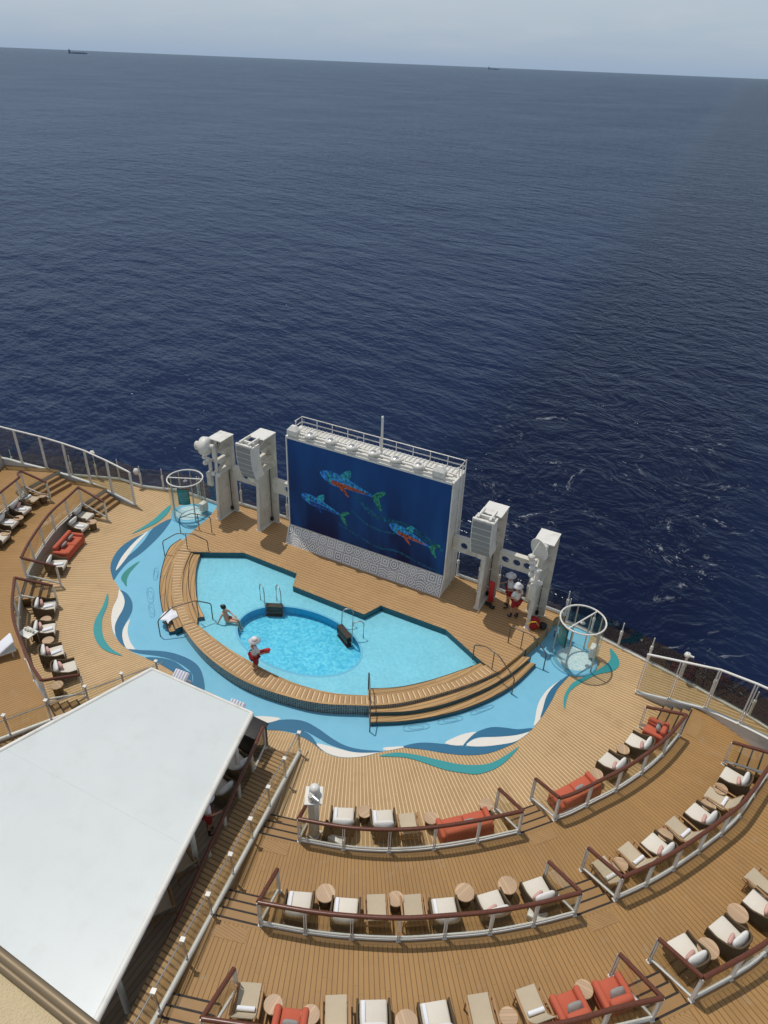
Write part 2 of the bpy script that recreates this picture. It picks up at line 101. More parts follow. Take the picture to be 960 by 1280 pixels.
    def wall(s, line, z0, z1, mat=0, th=0.):
        # upright sheet or thin slab following a polyline, z may be a list
        n = len(line); Z0 = z0 if isinstance(z0, list) else [z0] * n; Z1 = z1 if isinstance(z1, list) else [z1] * n
        if th == 0:
            vs = [(p[0], p[1], a) for p, a in zip(line, Z0)] + [(p[0], p[1], a) for p, a in zip(line, Z1)]
            return s.add(vs, [(i, i + 1, n + i + 1, n + i) for i in range(n - 1)], mat)
        L, R_ = offset(line, th / 2), offset(line, -th / 2)
        vs = [(p[0], p[1], a) for p, a in zip(L, Z0)] + [(p[0], p[1], a) for p, a in zip(R_, Z0)] + [(p[0], p[1], a) for p, a in zip(R_, Z1)] + [(p[0], p[1], a) for p, a in zip(L, Z1)]
        fs = []
        for i in range(n - 1):
            for a in range(4):
                b = (a + 1) % 4; fs.append((a * n + i, a * n + i + 1, b * n + i + 1, b * n + i))
        fs += [(0, n, 2 * n, 3 * n), (n - 1, 2 * n - 1, 3 * n - 1, 4 * n - 1)]
        return s.add(vs, fs, mat)
    def build(s, name, mats, parent=None):
        me = bpy.data.meshes.new(name); me.from_pydata(s.v, [], s.f); me.update()
        mats = mats if isinstance(mats, (list, tuple)) else [mats]
        for m in mats: me.materials.append(m)
        me.polygons.foreach_set('material_index', s.m); me.polygons.foreach_set('use_smooth', s.sm)
        bm = bmesh.new(); bm.from_mesh(me); bmesh.ops.recalc_face_normals(bm, faces=bm.faces[:]) if not getattr(s, 'keepn', False) else None
        bm.to_mesh(me); bm.free()
        o = bpy.data.objects.new(name, me); COL.objects.link(o)
        if parent: o.parent = parent
        return o

def offset(line, d):
    P = [Vector((p[0], p[1])) for p in line]; out = []
    for i in range(len(P)):
        a = P[max(i - 1, 0)]; b = P[min(i + 1, len(P) - 1)]; t = (b - a).normalized()
        out.append((P[i].x - t.y * d, P[i].y + t.x * d))
    return out
def smooth(pts, k=6, closed=False):
    P = [Vector(p) for p in pts]; n = len(P); out = []
    for i in range(n if closed else n - 1):
        g = lambda j: P[j % n] if closed else P[min(max(j, 0), n - 1)]
        p0, p1, p2, p3 = g(i - 1), g(i), g(i + 1), g(i + 2)
        if not closed and i == 0: p0 = p1 * 2 - p2
        if not closed and i == n - 2: p3 = p2 * 2 - p1
        for j in range(k):
            t = j / k
            out.append(.5 * ((2 * p1) + (p2 - p0) * t + (2 * p0 - 5 * p1 + 4 * p2 - p3) * t * t + (3 * p1 - p0 - 3 * p2 + p3) * t ** 3))
    if not closed: out.append(P[-1])
    return [tuple(p) for p in out]
def resample(line, n):
    P = [Vector(p) for p in line]; L = [0]
    for a, b in zip(P, P[1:]): L.append(L[-1] + (b - a).length)
    out = []; j = 0
    for i in range(n + 1):
        t = L[-1] * i / n
        while j < len(P) - 2 and L[j + 1] < t: j += 1
        out.append(tuple(P[j].lerp(P[j + 1], (t - L[j]) / max(L[j + 1] - L[j], 1e-9))))
    return out

def tag(o, label, cat, group=None):
    o['label'] = label; o['category'] = cat
    if group: o['group'] = group
    return o
def thing(name, label, cat, loc=(0, 0, 0), rz=0, group=None):
    o = bpy.data.objects.new(name, None); COL.objects.link(o); o.empty_display_size = .2
    o.location = loc; o.rotation_euler = (0, 0, rz)
    return tag(o, label, cat, group)
def struct(o, kind='structure'): o['kind'] = kind; return o
def copy_tree(o, parent=None):
    c = o.copy(); COL.objects.link(c)
    if parent: c.parent = parent
    for ch in list(o.children): copy_tree(ch, c)
    return c

# ------------------------------------------------------------------ materials
class NT:
    def __init__(s, tree): s.t = tree; s.n = tree.nodes; s.l = tree.links
    def node(s, typ, **kw):
        nd = s.n.new(typ)
        for k, v in kw.items():
            if k.startswith('i_'):
                key = k[2:]; key = int(key) if key.isdigit() else key.replace('_', ' ')
                s.set(nd.inputs[key], v)
            else: setattr(nd, k, v)
        return nd
    def set(s, inp, v):
        if isinstance(v, bpy.types.NodeSocket): s.l.new(v, inp)
        else:
            if hasattr(inp.default_value, '__len__') and not isinstance(v, (int, float)) and len(v) == 3 and len(inp.default_value) == 4: v = (*v, 1)
            inp.default_value = v
    def m(s, op, a, b=None, c=None, clamp=False):
        nd = s.n.new('ShaderNodeMath'); nd.operation = op; nd.use_clamp = clamp
        for i, v in enumerate((a, b, c)):
            if v is not None: s.set(nd.inputs[i], v)
        return nd.outputs[0]
    def mix(s, f, a, b, blend='MIX'):
        nd = s.n.new('ShaderNodeMix'); nd.data_type = 'RGBA'; nd.blend_type = blend
        s.set(nd.inputs[0], f); s.set(nd.inputs[6], a); s.set(nd.inputs[7], b)
        return nd.outputs[2]
    def noise(s, vec, scale, detail=2, rough=.5):
        nd = s.n.new('ShaderNodeTexNoise'); s.set(nd.inputs['Vector'], vec); nd.inputs['Scale'].default_value = scale
        nd.inputs['Detail'].default_value = detail; nd.inputs['Roughness'].default_value = rough
        return nd.outputs[0]
    def ramp(s, f, a, b):
        nd = s.n.new('ShaderNodeMapRange'); s.set(nd.inputs[0], f); nd.inputs[1].default_value = a; nd.inputs[2].default_value = b
        return nd.outputs[0]
    def white(s, x):
        nd = s.n.new('ShaderNodeTexWhiteNoise'); nd.noise_dimensions = '1D'; s.set(nd.inputs['W'], x); return nd.outputs[0]
    def xyz(s, v=None):
        nd = s.n.new('ShaderNodeSeparateXYZ'); s.set(nd.inputs[0], v if v is not None else s.pos()); return nd.outputs
    def comb(s, x, y, z=0.):
        nd = s.n.new('ShaderNodeCombineXYZ')
        for i, v in enumerate((x, y, z)): s.set(nd.inputs[i], v)
        return nd.outputs[0]
    def pos(s):
        return s.n.new('ShaderNodeNewGeometry').outputs['Position']
    def obj(s): return s.n.new('ShaderNodeTexCoord').outputs['Object']
    def scale(s, col, f):
        nd = s.n.new('ShaderNodeVectorMath'); nd.operation = 'SCALE'; s.set(nd.inputs[0], col); s.set(nd.inputs['Scale'], f); return nd.outputs[0]
def newmat(name):
    m = bpy.data.materials.new(name); m.use_nodes = True; m.node_tree.nodes.clear(); return m, NT(m.node_tree)
def finish(nt, shader):
    o = nt.n.new('ShaderNodeOutputMaterial'); nt.l.new(shader, o.inputs[0])
def pbsdf(nt, col, rough=.5, metal=0., spec=.5, normal=None, **kw):
    p = nt.n.new('ShaderNodeBsdfPrincipled'); nt.set(p.inputs['Base Color'], col); nt.set(p.inputs['Roughness'], rough)
    p.inputs['Metallic'].default_value = metal; p.inputs['Specular IOR Level'].default_value = spec
    if normal is not None: nt.l.new(normal, p.inputs['Normal'])
    for k, v in kw.items(): nt.set(p.inputs[k.replace('_', ' ')], v)
    return p.outputs[0]
def bump(nt, h, strength=.3, dist=.01):
    b = nt.n.new('ShaderNodeBump'); b.inputs['Strength'].default_value = strength; b.inputs['Distance'].default_value = dist; nt.set(b.inputs['Height'], h); return b.outputs[0]
def plain(name, col, rough=.5, metal=0., var=.12, scale=6., spec=.4, dirt=None, bs=0., rnd=0., streak=0.):
    m, nt = newmat(name); v = nt.obj()
    a = nt.m('MULTIPLY_ADD', nt.noise(v, scale, 4, .6), 2 * var, 1 - var)
    if rnd: a = nt.m('MULTIPLY', a, nt.m('MULTIPLY_ADD', nt.n.new('ShaderNodeObjectInfo').outputs['Random'], rnd, 1 - rnd / 2))
    c = nt.scale(col, a)
    if dirt:
        c = nt.mix(nt.ramp(nt.noise(nt.pos(), 1.7, 5, .65), .52, .75), c, dirt)
        if streak:
            X = nt.xyz(); sv = nt.comb(nt.m('MULTIPLY', X[0], 9.), nt.m('MULTIPLY', X[1], 9.), nt.m('MULTIPLY', X[2], .7))
            c = nt.mix(nt.m('MULTIPLY', nt.ramp(nt.noise(sv, 1., 4, .6), .56, .75), streak, clamp=True), c, (.30, .22, .13))
    nrm = bump(nt, nt.noise(v, scale * 12, 2), bs, .01) if bs else None
    finish(nt, pbsdf(nt, c, nt.m('MULTIPLY_ADD', nt.noise(v, scale * 2, 2), .2, rough - .1), metal, spec, nrm)); return m
def wood(name, base, line, mode, width, lw=.12, var=.16, rough=.6, line2=None, stain=.14, cross=0.):
    m, nt = newmat(name); P = nt.pos(); x, y, z = nt.xyz(P)
    rad = nt.m('SQRT', nt.m('ADD', nt.m('MULTIPLY', x, x), nt.m('MULTIPLY', y, y)))
    ang = nt.m('ARCTAN2', x, nt.m('MULTIPLY', y, -1.))
    if mode == 'radial': p = nt.m('MULTIPLY', ang, width); q = rad          # width = planks per radian
    elif mode == 'x': p = nt.m('DIVIDE', y, width); q = x
    elif mode == 'y': p = nt.m('DIVIDE', x, width); q = y
    else: p = nt.m('DIVIDE', rad, width); q = nt.m('MULTIPLY', ang, rad)
    idn = nt.m('FLOOR', p); fr = nt.m('FRACT', p)
    seg = nt.m('FLOOR', nt.m('ADD', nt.m('DIVIDE', q, 2.4), nt.m('MULTIPLY', nt.white(idn), 7.)))
    tone = nt.white(nt.m('ADD', idn, nt.m('MULTIPLY', seg, 13.7)))
    tone = nt.m('MULTIPLY_ADD', tone, 2 * var, 1 - var)
    st = nt.m('MULTIPLY_ADD', nt.noise(P, .55, 5, .62), 2 * stain, 1 - stain)
    gr = nt.m('MULTIPLY_ADD', nt.noise(nt.comb(nt.m('MULTIPLY', p, 3.), nt.m('MULTIPLY', q, 1.3)), 3., 3, .6), .24, .88)
    c = nt.scale(base, nt.m('MULTIPLY', nt.m('MULTIPLY', tone, st), gr))
    mask = nt.m('LESS_THAN', fr, lw)
    c = nt.mix(mask, c, line)
    if line2: c = nt.mix(nt.m('GREATER_THAN', fr, 1 - lw * .7), c, line2)
    # butt joints, greyed patches and damp stains
    sf = nt.m('FRACT', nt.m('ADD', nt.m('DIVIDE', q, 2.4), nt.m('MULTIPLY', nt.white(idn), 7.)))
    c = nt.mix(nt.m('MULTIPLY', nt.m('LESS_THAN', sf, .010), .22), c, line)
    c = nt.mix(nt.m('MULTIPLY', nt.ramp(nt.noise(P, .9, 6, .7), .55, .8), .5, clamp=True), c, nt.scale(base, .62))
    c = nt.mix(nt.m('MULTIPLY', nt.ramp(nt.noise(P, 2.6, 5, .7), .60, .75), .35, clamp=True), c, (.34, .29, .22))
    nrm = bump(nt, nt.m('MULTIPLY', mask, -1.), .3, .003)
    finish(nt, pbsdf(nt, c, rough, 0, .35, nrm)); return m
def glass(name, tint, refl=.9, ior=1.45, rough=.01):
    m, nt = newmat(name)
    t = nt.node('ShaderNodeBsdfTransparent', i_0=tint); g = nt.node('ShaderNodeBsdfGlossy', i_Color=(refl, refl, refl), i_Roughness=rough)
    lw = nt.node('ShaderNodeLayerWeight', i_Blend=.5); fr = nt.m('MULTIPLY_ADD', nt.m('POWER', lw.outputs['Facing'], 5.), .85, .035)
    mx = nt.node('ShaderNodeMixShader'); nt.l.new(fr, mx.inputs[0]); nt.l.new(t.outputs[0], mx.inputs[1]); nt.l.new(g.outputs[0], mx.inputs[2])
    finish(nt, mx.outputs[0]); return m

M = {}
M['deck'] = wood('main_deck_teak', (.405, .255, .116), (.69, .525, .305), 'radial', 96., .20, .04, stain=.2)
M['tier'] = wood('terrace_teak', (.35, .194, .066), (.16, .086, .03), 'radial', 136., .16, .035, stain=.2)
M['plat'] = wood('platform_teak', (.41, .235, .092), (.13, .07, .03), 'x', .16, .17, .05, line2=(.66, .48, .28))
M['border'] = wood('border_teak', (.43, .265, .115), (.15, .08, .03), 'arc', .13, .12, .14)
M['slat'] = wood('slatted_teak', (.42, .25, .11), (.66, .50, .30), 'radial', 40., .22, .08, line2=(.20, .11, .045))
M['step'] = wood('step_teak', (.43, .26, .11), (.05, .03, .015), 'arc', .16, .10, .14)
M['stair'] = plain('stair_teak', (.31, .175, .065), .6, var=.15, scale=3)
M['pad'] = wood('grooved_teak', (.31, .172, .06), (.37, .225, .10), 'x', .07, .3, .06)
M['nosing'] = plain('black_nosing', (.02, .015, .012), .7)
M['ramp'] = wood('ramp_teak', (.33, .205, .09), (.13, .075, .03), 'x', .16, .3, .18)
M['hat'] = plain('hatch_groove', (.115, .34, .47), .6)
M['blue'] = plain('blue_floor_paint', (.17, .455, .605), .55, var=.07, scale=1.3, dirt=(.14, .43, .58))
M['dark'] = plain('deep_blue_floor_paint', (.018, .13, .235), .5, var=.08)
M['white'] = plain('white_floor_paint', (.70, .67, .60), .55, var=.06)
M['teal'] = plain('teal_floor_paint', (.03, .27, .28), .5, var=.1)
M['green'] = plain('green_floor_paint', (.03, .22, .19), .5, var=.1)
M['white_paint'] = plain('white_steel_paint', (.70, .68, .62), .4, var=.05, scale=2., dirt=(.54, .51, .44))
M['column_paint'] = plain('weathered_white_steel', (.62, .59, .51), .5, var=.08, scale=2., dirt=(.44, .39, .30), streak=.45)
M['wall_white'] = plain('white_bulwark_paint', (.60, .59, .55), .5, var=.06, scale=1.5, dirt=(.45, .42, .36))
M['riser'] = plain('riser_panel', (.42, .40, .36), .5, var=.06, scale=1.5)
M['steel'] = plain('brushed_steel', (.5, .49, .46), .3, .85, var=.05)
M['dark_steel'] = plain('bronze_steel', (.16, .13, .10), .4, .6, var=.06)
M['mahogany'] = plain('varnished_mahogany', (.115, .034, .016), .3, var=.25, scale=9, spec=.5)
M['glass'] = glass('clear_balustrade_glass', (.94, .945, .92))
M['fence_glass'] = glass('smoked_fence_glass', (.60, .61, .60))
M['screen_glass'] = glass('tall_screen_glass', (.84, .86, .84))
M['shower_glass'] = glass('shower_glass', (.86, .91, .90))
M['cushion'] = plain('cream_outdoor_fabric', (.66, .61, .52), .9, var=.05, scale=5, spec=.1, bs=.15, rnd=.12)
M['sling'] = plain('beige_sling_fabric', (.50, .42, .30), .9, var=.06, scale=8, spec=.1, bs=.2, rnd=.12)
M['pillow'] = plain('white_pillow_fabric', (.72, .70, .66), .9, var=.04, spec=.1, rnd=.08)
M['pink'] = plain('dusty_pink_fabric', (.60, .36, .31), .9, var=.1, spec=.1, rnd=.2)
M['greyfab'] = plain('grey_fabric', (.30, .28, .26), .9, var=.15, scale=14, spec=.1)
M['coral'] = plain('coral_fabric', (.50, .12, .07), .85, var=.07, scale=5, spec=.1, bs=.15)
M['rope'] = plain('brown_woven_rope', (.105, .070, .036), .8, var=.3, scale=30, bs=.4)
M['teak'] = plain('teak_frame', (.36, .20, .085), .5, var=.15, scale=10)
M['tabletop'] = wood('pale_slatted_tabletop', (.50, .34, .20), (.36, .22, .11), 'y', .06, .14, .1)
M['drum'] = plain('brown_drum_base', (.12, .075, .035), .7, var=.3, scale=25)
M['towel'] = plain('white_terry_towel', (.76, .77, .80), .95, var=.03, spec=.05, bs=.2)
M['black'] = plain('matt_black', (.018, .017, .016), .6)
M['grille'] = plain('grey_speaker_grille', (.26, .26, .25), .6, var=.1, scale=20)
M['canopy'] = plain('white_membrane_roof', (.575, .61, .595), .36, var=.03, scale=.5, dirt=(.545, .575, .555))
M['shade_floor'] = wood('bar_floor', (.32, .25, .18), (.16, .11, .07), 'y', .16, .12, .12)
M['red'] = plain('red_cloth', (.30, .012, .016), .75, var=.1)
M['redplastic'] = plain('red_rescue_foam', (.46, .025, .03), .45, var=.06)
M['shirt'] = plain('white_shirt', (.70, .70, .70), .85, var=.05)
M['skin'] = plain('tan_skin', (.42, .22, .13), .55, var=.06)
M['skin2'] = plain('light_skin', (.55, .33, .22), .55, var=.05)
M['hair'] = plain('black_hair', (.012, .010, .009), .5)
M['sock'] = plain('black_shoe', (.02, .018, .02), .6)
M['yellow'] = plain('yellow_strap', (.55, .42, .04), .6)
M['stucco'] = plain('beige_stucco', (.56, .45, .27), .9, var=.12, scale=14, bs=.6)
M['bronze'] = plain('bronze_trim', (.22, .165, .10), .5, .35, var=.08, scale=3)
M['hull'] = plain('white_hull_paint', (.6, .6, .6), .5)
M['shipgrey'] = plain('hazed_ship_grey', (.17, .225, .30), .7); M['shippale'] = plain('hazed_ship_pale', (.22, .29, .36), .7)  # distance haze is mixed into both ship colours, more for the farther ship
M['treadbrown'] = plain('brown_ladder_tread', (.06, .035, .022), .6)
def stripes(name, a, b, w):
    m, nt = newmat(name); x, y, z = nt.xyz(nt.obj())
    f = nt.m('LESS_THAN', nt.m('FRACT', nt.m('DIVIDE', x, w)), .35)
    finish(nt, pbsdf(nt, nt.mix(f, b, a), .9, 0, .1)); return m
M['stripe'] = stripes('blue_white_stripe', (.30, .31, .46), (.68, .68, .70), .12)
def tiles():
    m, nt = newmat('dark_mosaic_tile'); x, y, z = nt.xyz()
    ang = nt.m('MULTIPLY', nt.m('ARCTAN2', x, nt.m('MULTIPLY', y, -1.)), 95.)
    zz = nt.m('DIVIDE', z, .085)
    g = nt.m('MAXIMUM', nt.m('LESS_THAN', nt.m('FRACT', ang), .16), nt.m('LESS_THAN', nt.m('FRACT', zz), .16))
    t = nt.m('MULTIPLY_ADD', nt.white(nt.m('ADD', nt.m('FLOOR', ang), nt.m('MULTIPLY', nt.m('FLOOR', zz), 57.3))), 1.1, .45)
    c = nt.mix(g, nt.scale((.075, .09, .09), t), (.36, .36, .33))
    finish(nt, pbsdf(nt, c, .25)); return m
M['tile'] = tiles()
def poolcells(name, a, b, cell, grout, gw=.05):
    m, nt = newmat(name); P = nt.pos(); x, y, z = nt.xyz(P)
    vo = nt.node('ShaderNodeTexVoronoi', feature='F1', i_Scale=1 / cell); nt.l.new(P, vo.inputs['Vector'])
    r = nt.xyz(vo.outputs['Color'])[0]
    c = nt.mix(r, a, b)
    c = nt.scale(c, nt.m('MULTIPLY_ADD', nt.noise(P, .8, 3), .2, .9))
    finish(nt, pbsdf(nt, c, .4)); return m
M['pool_shallow'] = poolcells('pale_pool_pebble', (.21, .53, .64), (.27, .60, .70), .09, 0)
M['pool_deep'] = poolcells('blue_pool_ripple_light', (.05, .46, .66), (.18, .65, .79), .10, 0)  # paler cells paint the rippling light of the water onto the oval floor
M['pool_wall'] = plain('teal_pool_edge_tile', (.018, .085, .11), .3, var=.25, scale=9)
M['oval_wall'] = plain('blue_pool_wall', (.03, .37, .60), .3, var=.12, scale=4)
def poolwater():
    m, nt = newmat('pool_water_surface'); P = nt.pos()
    h = nt.m('ADD', nt.noise(P, 3.2, 3, .55), nt.m('MULTIPLY', nt.noise(P, 9., 2, .5), .35))
    nrm = bump(nt, h, .5, .05)
    t = nt.node('ShaderNodeBsdfTransparent', i_0=(.93, .985, .99)); g = nt.node('ShaderNodeBsdfGlossy', i_Color=(1, 1, 1), i_Roughness=.06); nt.l.new(nrm, g.inputs['Normal'])
    fr = nt.node('ShaderNodeFresnel', i_IOR=1.33); nt.l.new(nrm, fr.inputs['Normal'])
    mx = nt.node('ShaderNodeMixShader'); nt.l.new(fr.outputs[0], mx.inputs[0]); nt.l.new(t.outputs[0], mx.inputs[1]); nt.l.new(g.outputs[0], mx.inputs[2])
    finish(nt, mx.outputs[0]); return m
M['water'] = poolwater()
def seamat():
    m, nt = newmat('open_sea'); P = nt.pos(); x, y, z = nt.xyz(P)
    # wind direction: crests lie roughly across the ship's axis, turned
    ca, sa = math.cos(math.radians(-20)), math.sin(math.radians(-20))
    u = nt.m('ADD', nt.m('MULTIPLY', x, ca), nt.m('MULTIPLY', y, sa)); w = nt.m('SUBTRACT', nt.m('MULTIPLY', y, ca), nt.m('MULTIPLY', x, sa))
    V = nt.comb(nt.m('MULTIPLY', u, .55), w)
    dist = nt.m('SQRT', nt.m('ADD', nt.m('MULTIPLY', x, x), nt.m('MULTIPLY', y, y)))
    # wake: smoother, churned strip astern
    wk = nt.m('SUBTRACT', 1., nt.m('DIVIDE', nt.m('ABSOLUTE', nt.m('ADD', x, nt.m('MULTIPLY', y, .03))), nt.m('ADD', 28., nt.m('MULTIPLY', y, .06))), clamp=True)
    wk = nt.m('MULTIPLY', nt.ramp(wk, 0., .45), nt.m('GREATER_THAN', y, 0.))
    warp = nt.node('ShaderNodeVectorMath', operation='ADD'); nt.l.new(P, warp.inputs[0])
    wn = nt.node('ShaderNodeTexNoise', i_Scale=.05, i_Detail=2.); nt.l.new(P, wn.inputs['Vector'])
    nt.l.new(nt.scale(wn.outputs['Color'], 22.), warp.inputs[1]); WP = warp.outputs[0]
    h1 = nt.noise(V, .030, 3, .55); h2 = nt.noise(V, .16, 3, .6); h3 = nt.noise(V, .75, 3, .6)
    swirl = nt.noise(WP, .22, 3, .6)
    h = nt.m('ADD', nt.m('MULTIPLY', h1, 3.2), nt.m('ADD', nt.m('MULTIPLY', h2, 1.8), nt.m('MULTIPLY', h3, .34)))
    gust = nt.m('MULTIPLY_ADD', nt.noise(P, .007, 3, .55), 1.3, .35)
    calm = nt.m('MULTIPLY', nt.m('MULTIPLY_ADD', wk, -.62, 1.), gust)
    h = nt.m('ADD', nt.m('MULTIPLY', h, calm), nt.m('MULTIPLY', nt.m('MULTIPLY', swirl, wk), 1.1))
    nrm = bump(nt, h, 1., 1.)
    # foam: thin streaks in the wake
    st = nt.m('ABSOLUTE', nt.m('SUBTRACT', nt.noise(WP, .085, 6, .68), .5))
    line = nt.ramp(st, .024, .003)
    brk = nt.ramp(nt.noise(WP, .38, 6, .72), .535, .66); zone = nt.ramp(nt.noise(P, .05, 3, .6), .43, .58)
    near = nt.ramp(y, 165., 80.)
    foam = nt.m('MULTIPLY', nt.m('MULTIPLY', nt.m('MULTIPLY', line, brk), nt.m('MULTIPLY', zone, wk)), near, clamp=True)
    cap = nt.m('MULTIPLY', nt.ramp(nt.noise(V, .06, 5, .7), .745, .77), nt.ramp(nt.noise(P, .5, 4, .7), .52, .6), clamp=True)
    foam = nt.m('MAXIMUM', foam, nt.m('MULTIPLY', cap, .6))
    body = nt.mix(nt.noise(P, .012, 2), (.0042, .0110, .040), (.0065, .0160, .053))
    body = nt.mix(wk, body, (.0026, .0062, .026))
    col = nt.mix(nt.m('MULTIPLY', foam, .62), body, (.55, .58, .60))
    rough = nt.m('MULTIPLY_ADD', foam, .6, .20)
    # an unresolved rough sea never turns into a full mirror at grazing angles, so the reflectance levels off
    lw = nt.node('ShaderNodeLayerWeight', i_Blend=.5); nt.l.new(nrm, lw.inputs['Normal'])
    fac = nt.m('MULTIPLY_ADD', nt.m('POWER', lw.outputs['Facing'], 4.6), .37, .016)
    d = nt.node('ShaderNodeBsdfDiffuse', i_Color=col); g = nt.node('ShaderNodeBsdfGlossy', i_Color=(.80, .92, 1.), i_Roughness=rough); nt.l.new(nrm, g.inputs['Normal'])
    mx = nt.node('ShaderNodeMixShader'); nt.l.new(fac, mx.inputs[0]); nt.l.new(d.outputs[0], mx.inputs[1]); nt.l.new(g.outputs[0], mx.inputs[2])
    finish(nt, mx.outputs[0]); return m
M['sea'] = seamat()
def ledmat():
    m, nt = newmat('video_wall_picture'); x, y, z = nt.xyz(nt.obj())
    # object space: x -3.95..3.95, z 1.5..5.75
    v = nt.ramp(z, 1.6, 5.6)
    c = nt.mix(v, (.002, .004, .030), (.004, .030, .125))
    c = nt.mix(nt.m('MULTIPLY', nt.ramp(nt.noise(nt.comb(nt.m('MULTIPLY', x, .9), nt.m('MULTIPLY', z, .22), 3.), 1.1, 3), .42, .75), .8), c, (.005, .05, .18))
    dots = nt.m('MULTIPLY_ADD', nt.m('SINE', nt.m('MULTIPLY', x, 60.)), .06, .96)
    c = nt.scale(c, dots)
    p = pbsdf(nt, (.006, .007, .010), .6, 0, .15)
    pn = [n for n in nt.n if n.type == 'BSDF_PRINCIPLED'][0]; nt.l.new(c, pn.inputs['Emission Color']); pn.inputs['Emission Strength'].default_value = .78
    finish(nt, p); return m
M['led'] = ledmat()
def glow(name, col, s=.8, speck=True):
    m, nt = newmat(name); P = nt.obj()
    c = nt.scale(col, nt.m('MULTIPLY_ADD', nt.ramp(nt.noise(P, 9., 3, .7), .35, .65), 1.1, .15)) if speck else nt.scale(col, 1.)
    p = pbsdf(nt, (.006, .007, .010), .6, 0, .15)
    pn = [n for n in nt.n if n.type == 'BSDF_PRINCIPLED'][0]; nt.l.new(c, pn.inputs['Emission Color']); pn.inputs['Emission Strength'].default_value = s
    finish(nt, p); return m
M['led_blue'] = glow('picture_fish_blue', (.02, .16, .48)); M['led_cyan'] = glow('picture_cyan', (.02, .24, .34)); M['led_red'] = glow('picture_coral', (.26, .065, .03))
M['led_green'] = glow('picture_green', (.02, .17, .12)); M['led_trail'] = glow('picture_trail', (.008, .09, .17), .7); M['led_dim'] = glow('picture_dim_blue', (.012, .055, .25), .7)
def apron():
    m, nt = newmat('patterned_apron_tiles'); x, y, z = nt.xyz(nt.obj())
    # u along the wall, v up the slope
    u = nt.m('DIVIDE', x, .47); v = nt.m('DIVIDE', nt.m('SUBTRACT', z, .5), .47)
    a = nt.m('SUBTRACT', nt.m('FRACT', u), .5); b = nt.m('SUBTRACT', nt.m('FRACT', v), .5)
    idn = nt.m('ADD', nt.m('FLOOR', u), nt.m('MULTIPLY', nt.m('FLOOR', v), 31.))
    r1 = nt.white(idn); r2 = nt.white(nt.m('ADD', idn, 200.))
    aa, ab = nt.m('ABSOLUTE', a), nt.m('ABSOLUTE', b)
    d1 = nt.m('MAXIMUM', aa, ab); d2 = nt.m('SQRT', nt.m('ADD', nt.m('MULTIPLY', a, a), nt.m('MULTIPLY', b, b))); d3 = nt.m('MULTIPLY', nt.m('ADD', aa, ab), .75)
    d4 = nt.m('SQRT', nt.m('ADD', nt.m('MULTIPLY', a, a), nt.m('POWER', nt.m('ADD', b, .5), 2.)))
    pick = lambda t, p, q: nt.m('ADD', nt.m('MULTIPLY', t, q), nt.m('MULTIPLY', nt.m('SUBTRACT', 1., t), p))
    d = pick(nt.m('GREATER_THAN', r1, .75), pick(nt.m('GREATER_THAN', r1, .5), pick(nt.m('GREATER_THAN', r1, .25), d1, d2), d3), d4)
    ln = nt.m('GREATER_THAN', nt.m('FRACT', nt.m('MULTIPLY', d, 4.6)), .45)
    tone = nt.mix(r2, (.20, .21, .22), (.42, .42, .41))
    c = nt.mix(ln, tone, (.76, .75, .72)); edge = nt.m('GREATER_THAN', d1, .465); c = nt.mix(edge, c, (.42, .42, .42))
    finish(nt, pbsdf(nt, c, .5)); return m
M['apron'] = apron()
def signmat():
    m, nt = newmat('teal_notice_panel'); x, y, z = nt.xyz(nt.obj())
    f = nt.m('LESS_THAN', nt.m('FRACT', nt.m('MULTIPLY', z, 9.)), .22); g = nt.m('LESS_THAN', nt.m('ABSOLUTE', x), .24)
    g2 = nt.m('LESS_THAN', nt.noise(nt.comb(nt.m('MULTIPLY', x, 14.), nt.m('FLOOR', nt.m('MULTIPLY', z, 9.))), 1.3, 1), .52)
    c = nt.mix(nt.m('MULTIPLY', nt.m('MULTIPLY', f, g), g2), (.02, .16, .19), (.16, .34, .36))
    finish(nt, pbsdf(nt, c, .4)); return m
M['sign'] = signmat()
# ------------------------------------------------------------------ helpers for one-off things modelled in world coordinates
def part(mb, name, mats, parent):
    o = mb.build(name, mats, parent)
    r = parent
    while r.parent: r = r.parent
    o.matrix_parent_inverse = r.matrix_basis.inverted() if parent is r else Matrix.Identity(4)
    return o
def mirror(pts): return [(-p[0], *p[1:]) for p in pts]
RISE = .56
# ------------------------------------------------------------------ sea and hull
R_ = [0, 60, 150, 300, 600, 1200, 2500, 5000, 10000, 20000, 40000, 90000]
vs = [(0, 0, -42)]; n = 96; fs = []
for r in R_[1:]: vs += [(r * math.cos(2 * PI * k / n), r * math.sin(2 * PI * k / n), -42) for k in range(n)]
fs += [(0, 1 + k, 1 + (k + 1) % n) for k in range(n)]
for i in range(len(R_) - 2): fs += [(1 + i * n + k, 1 + (i + 1) * n + k, 1 + (i + 1) * n + (k + 1) % n, 1 + i * n + (k + 1) % n) for k in range(n)]
struct(MB().add(vs, fs).build('sea', M['sea']))
deck_outline = [(-34, -40), (-34, -6), (-26, -3.2)] + [tuple(p) for p in D['fence_l'][:-1]] + [(-10.2, 1.72), (-8, 1.8), (0, 1.95), (8, 1.8)] + [(10.2, 1.74)] + [tuple(p) for p in D['fence_r'][1:]] + [(19, -.9), (26, -3.6), (34, -6), (34, -40)]
hull = MB(); o2 = [(p[0], p[1] + (.12 if p[1] > -10 else 0)) for p in deck_outline]
vs = [(p[0], p[1], -.35) for p in o2] + [(p[0] * .9, p[1] - 7, -42.5) for p in o2]; k = len(o2)
hull.add(vs, [(i, (i + 1) % k, k + (i + 1) % k, k + i) for i in range(k)])
struct(hull.build('ship_hull', M['hull']))
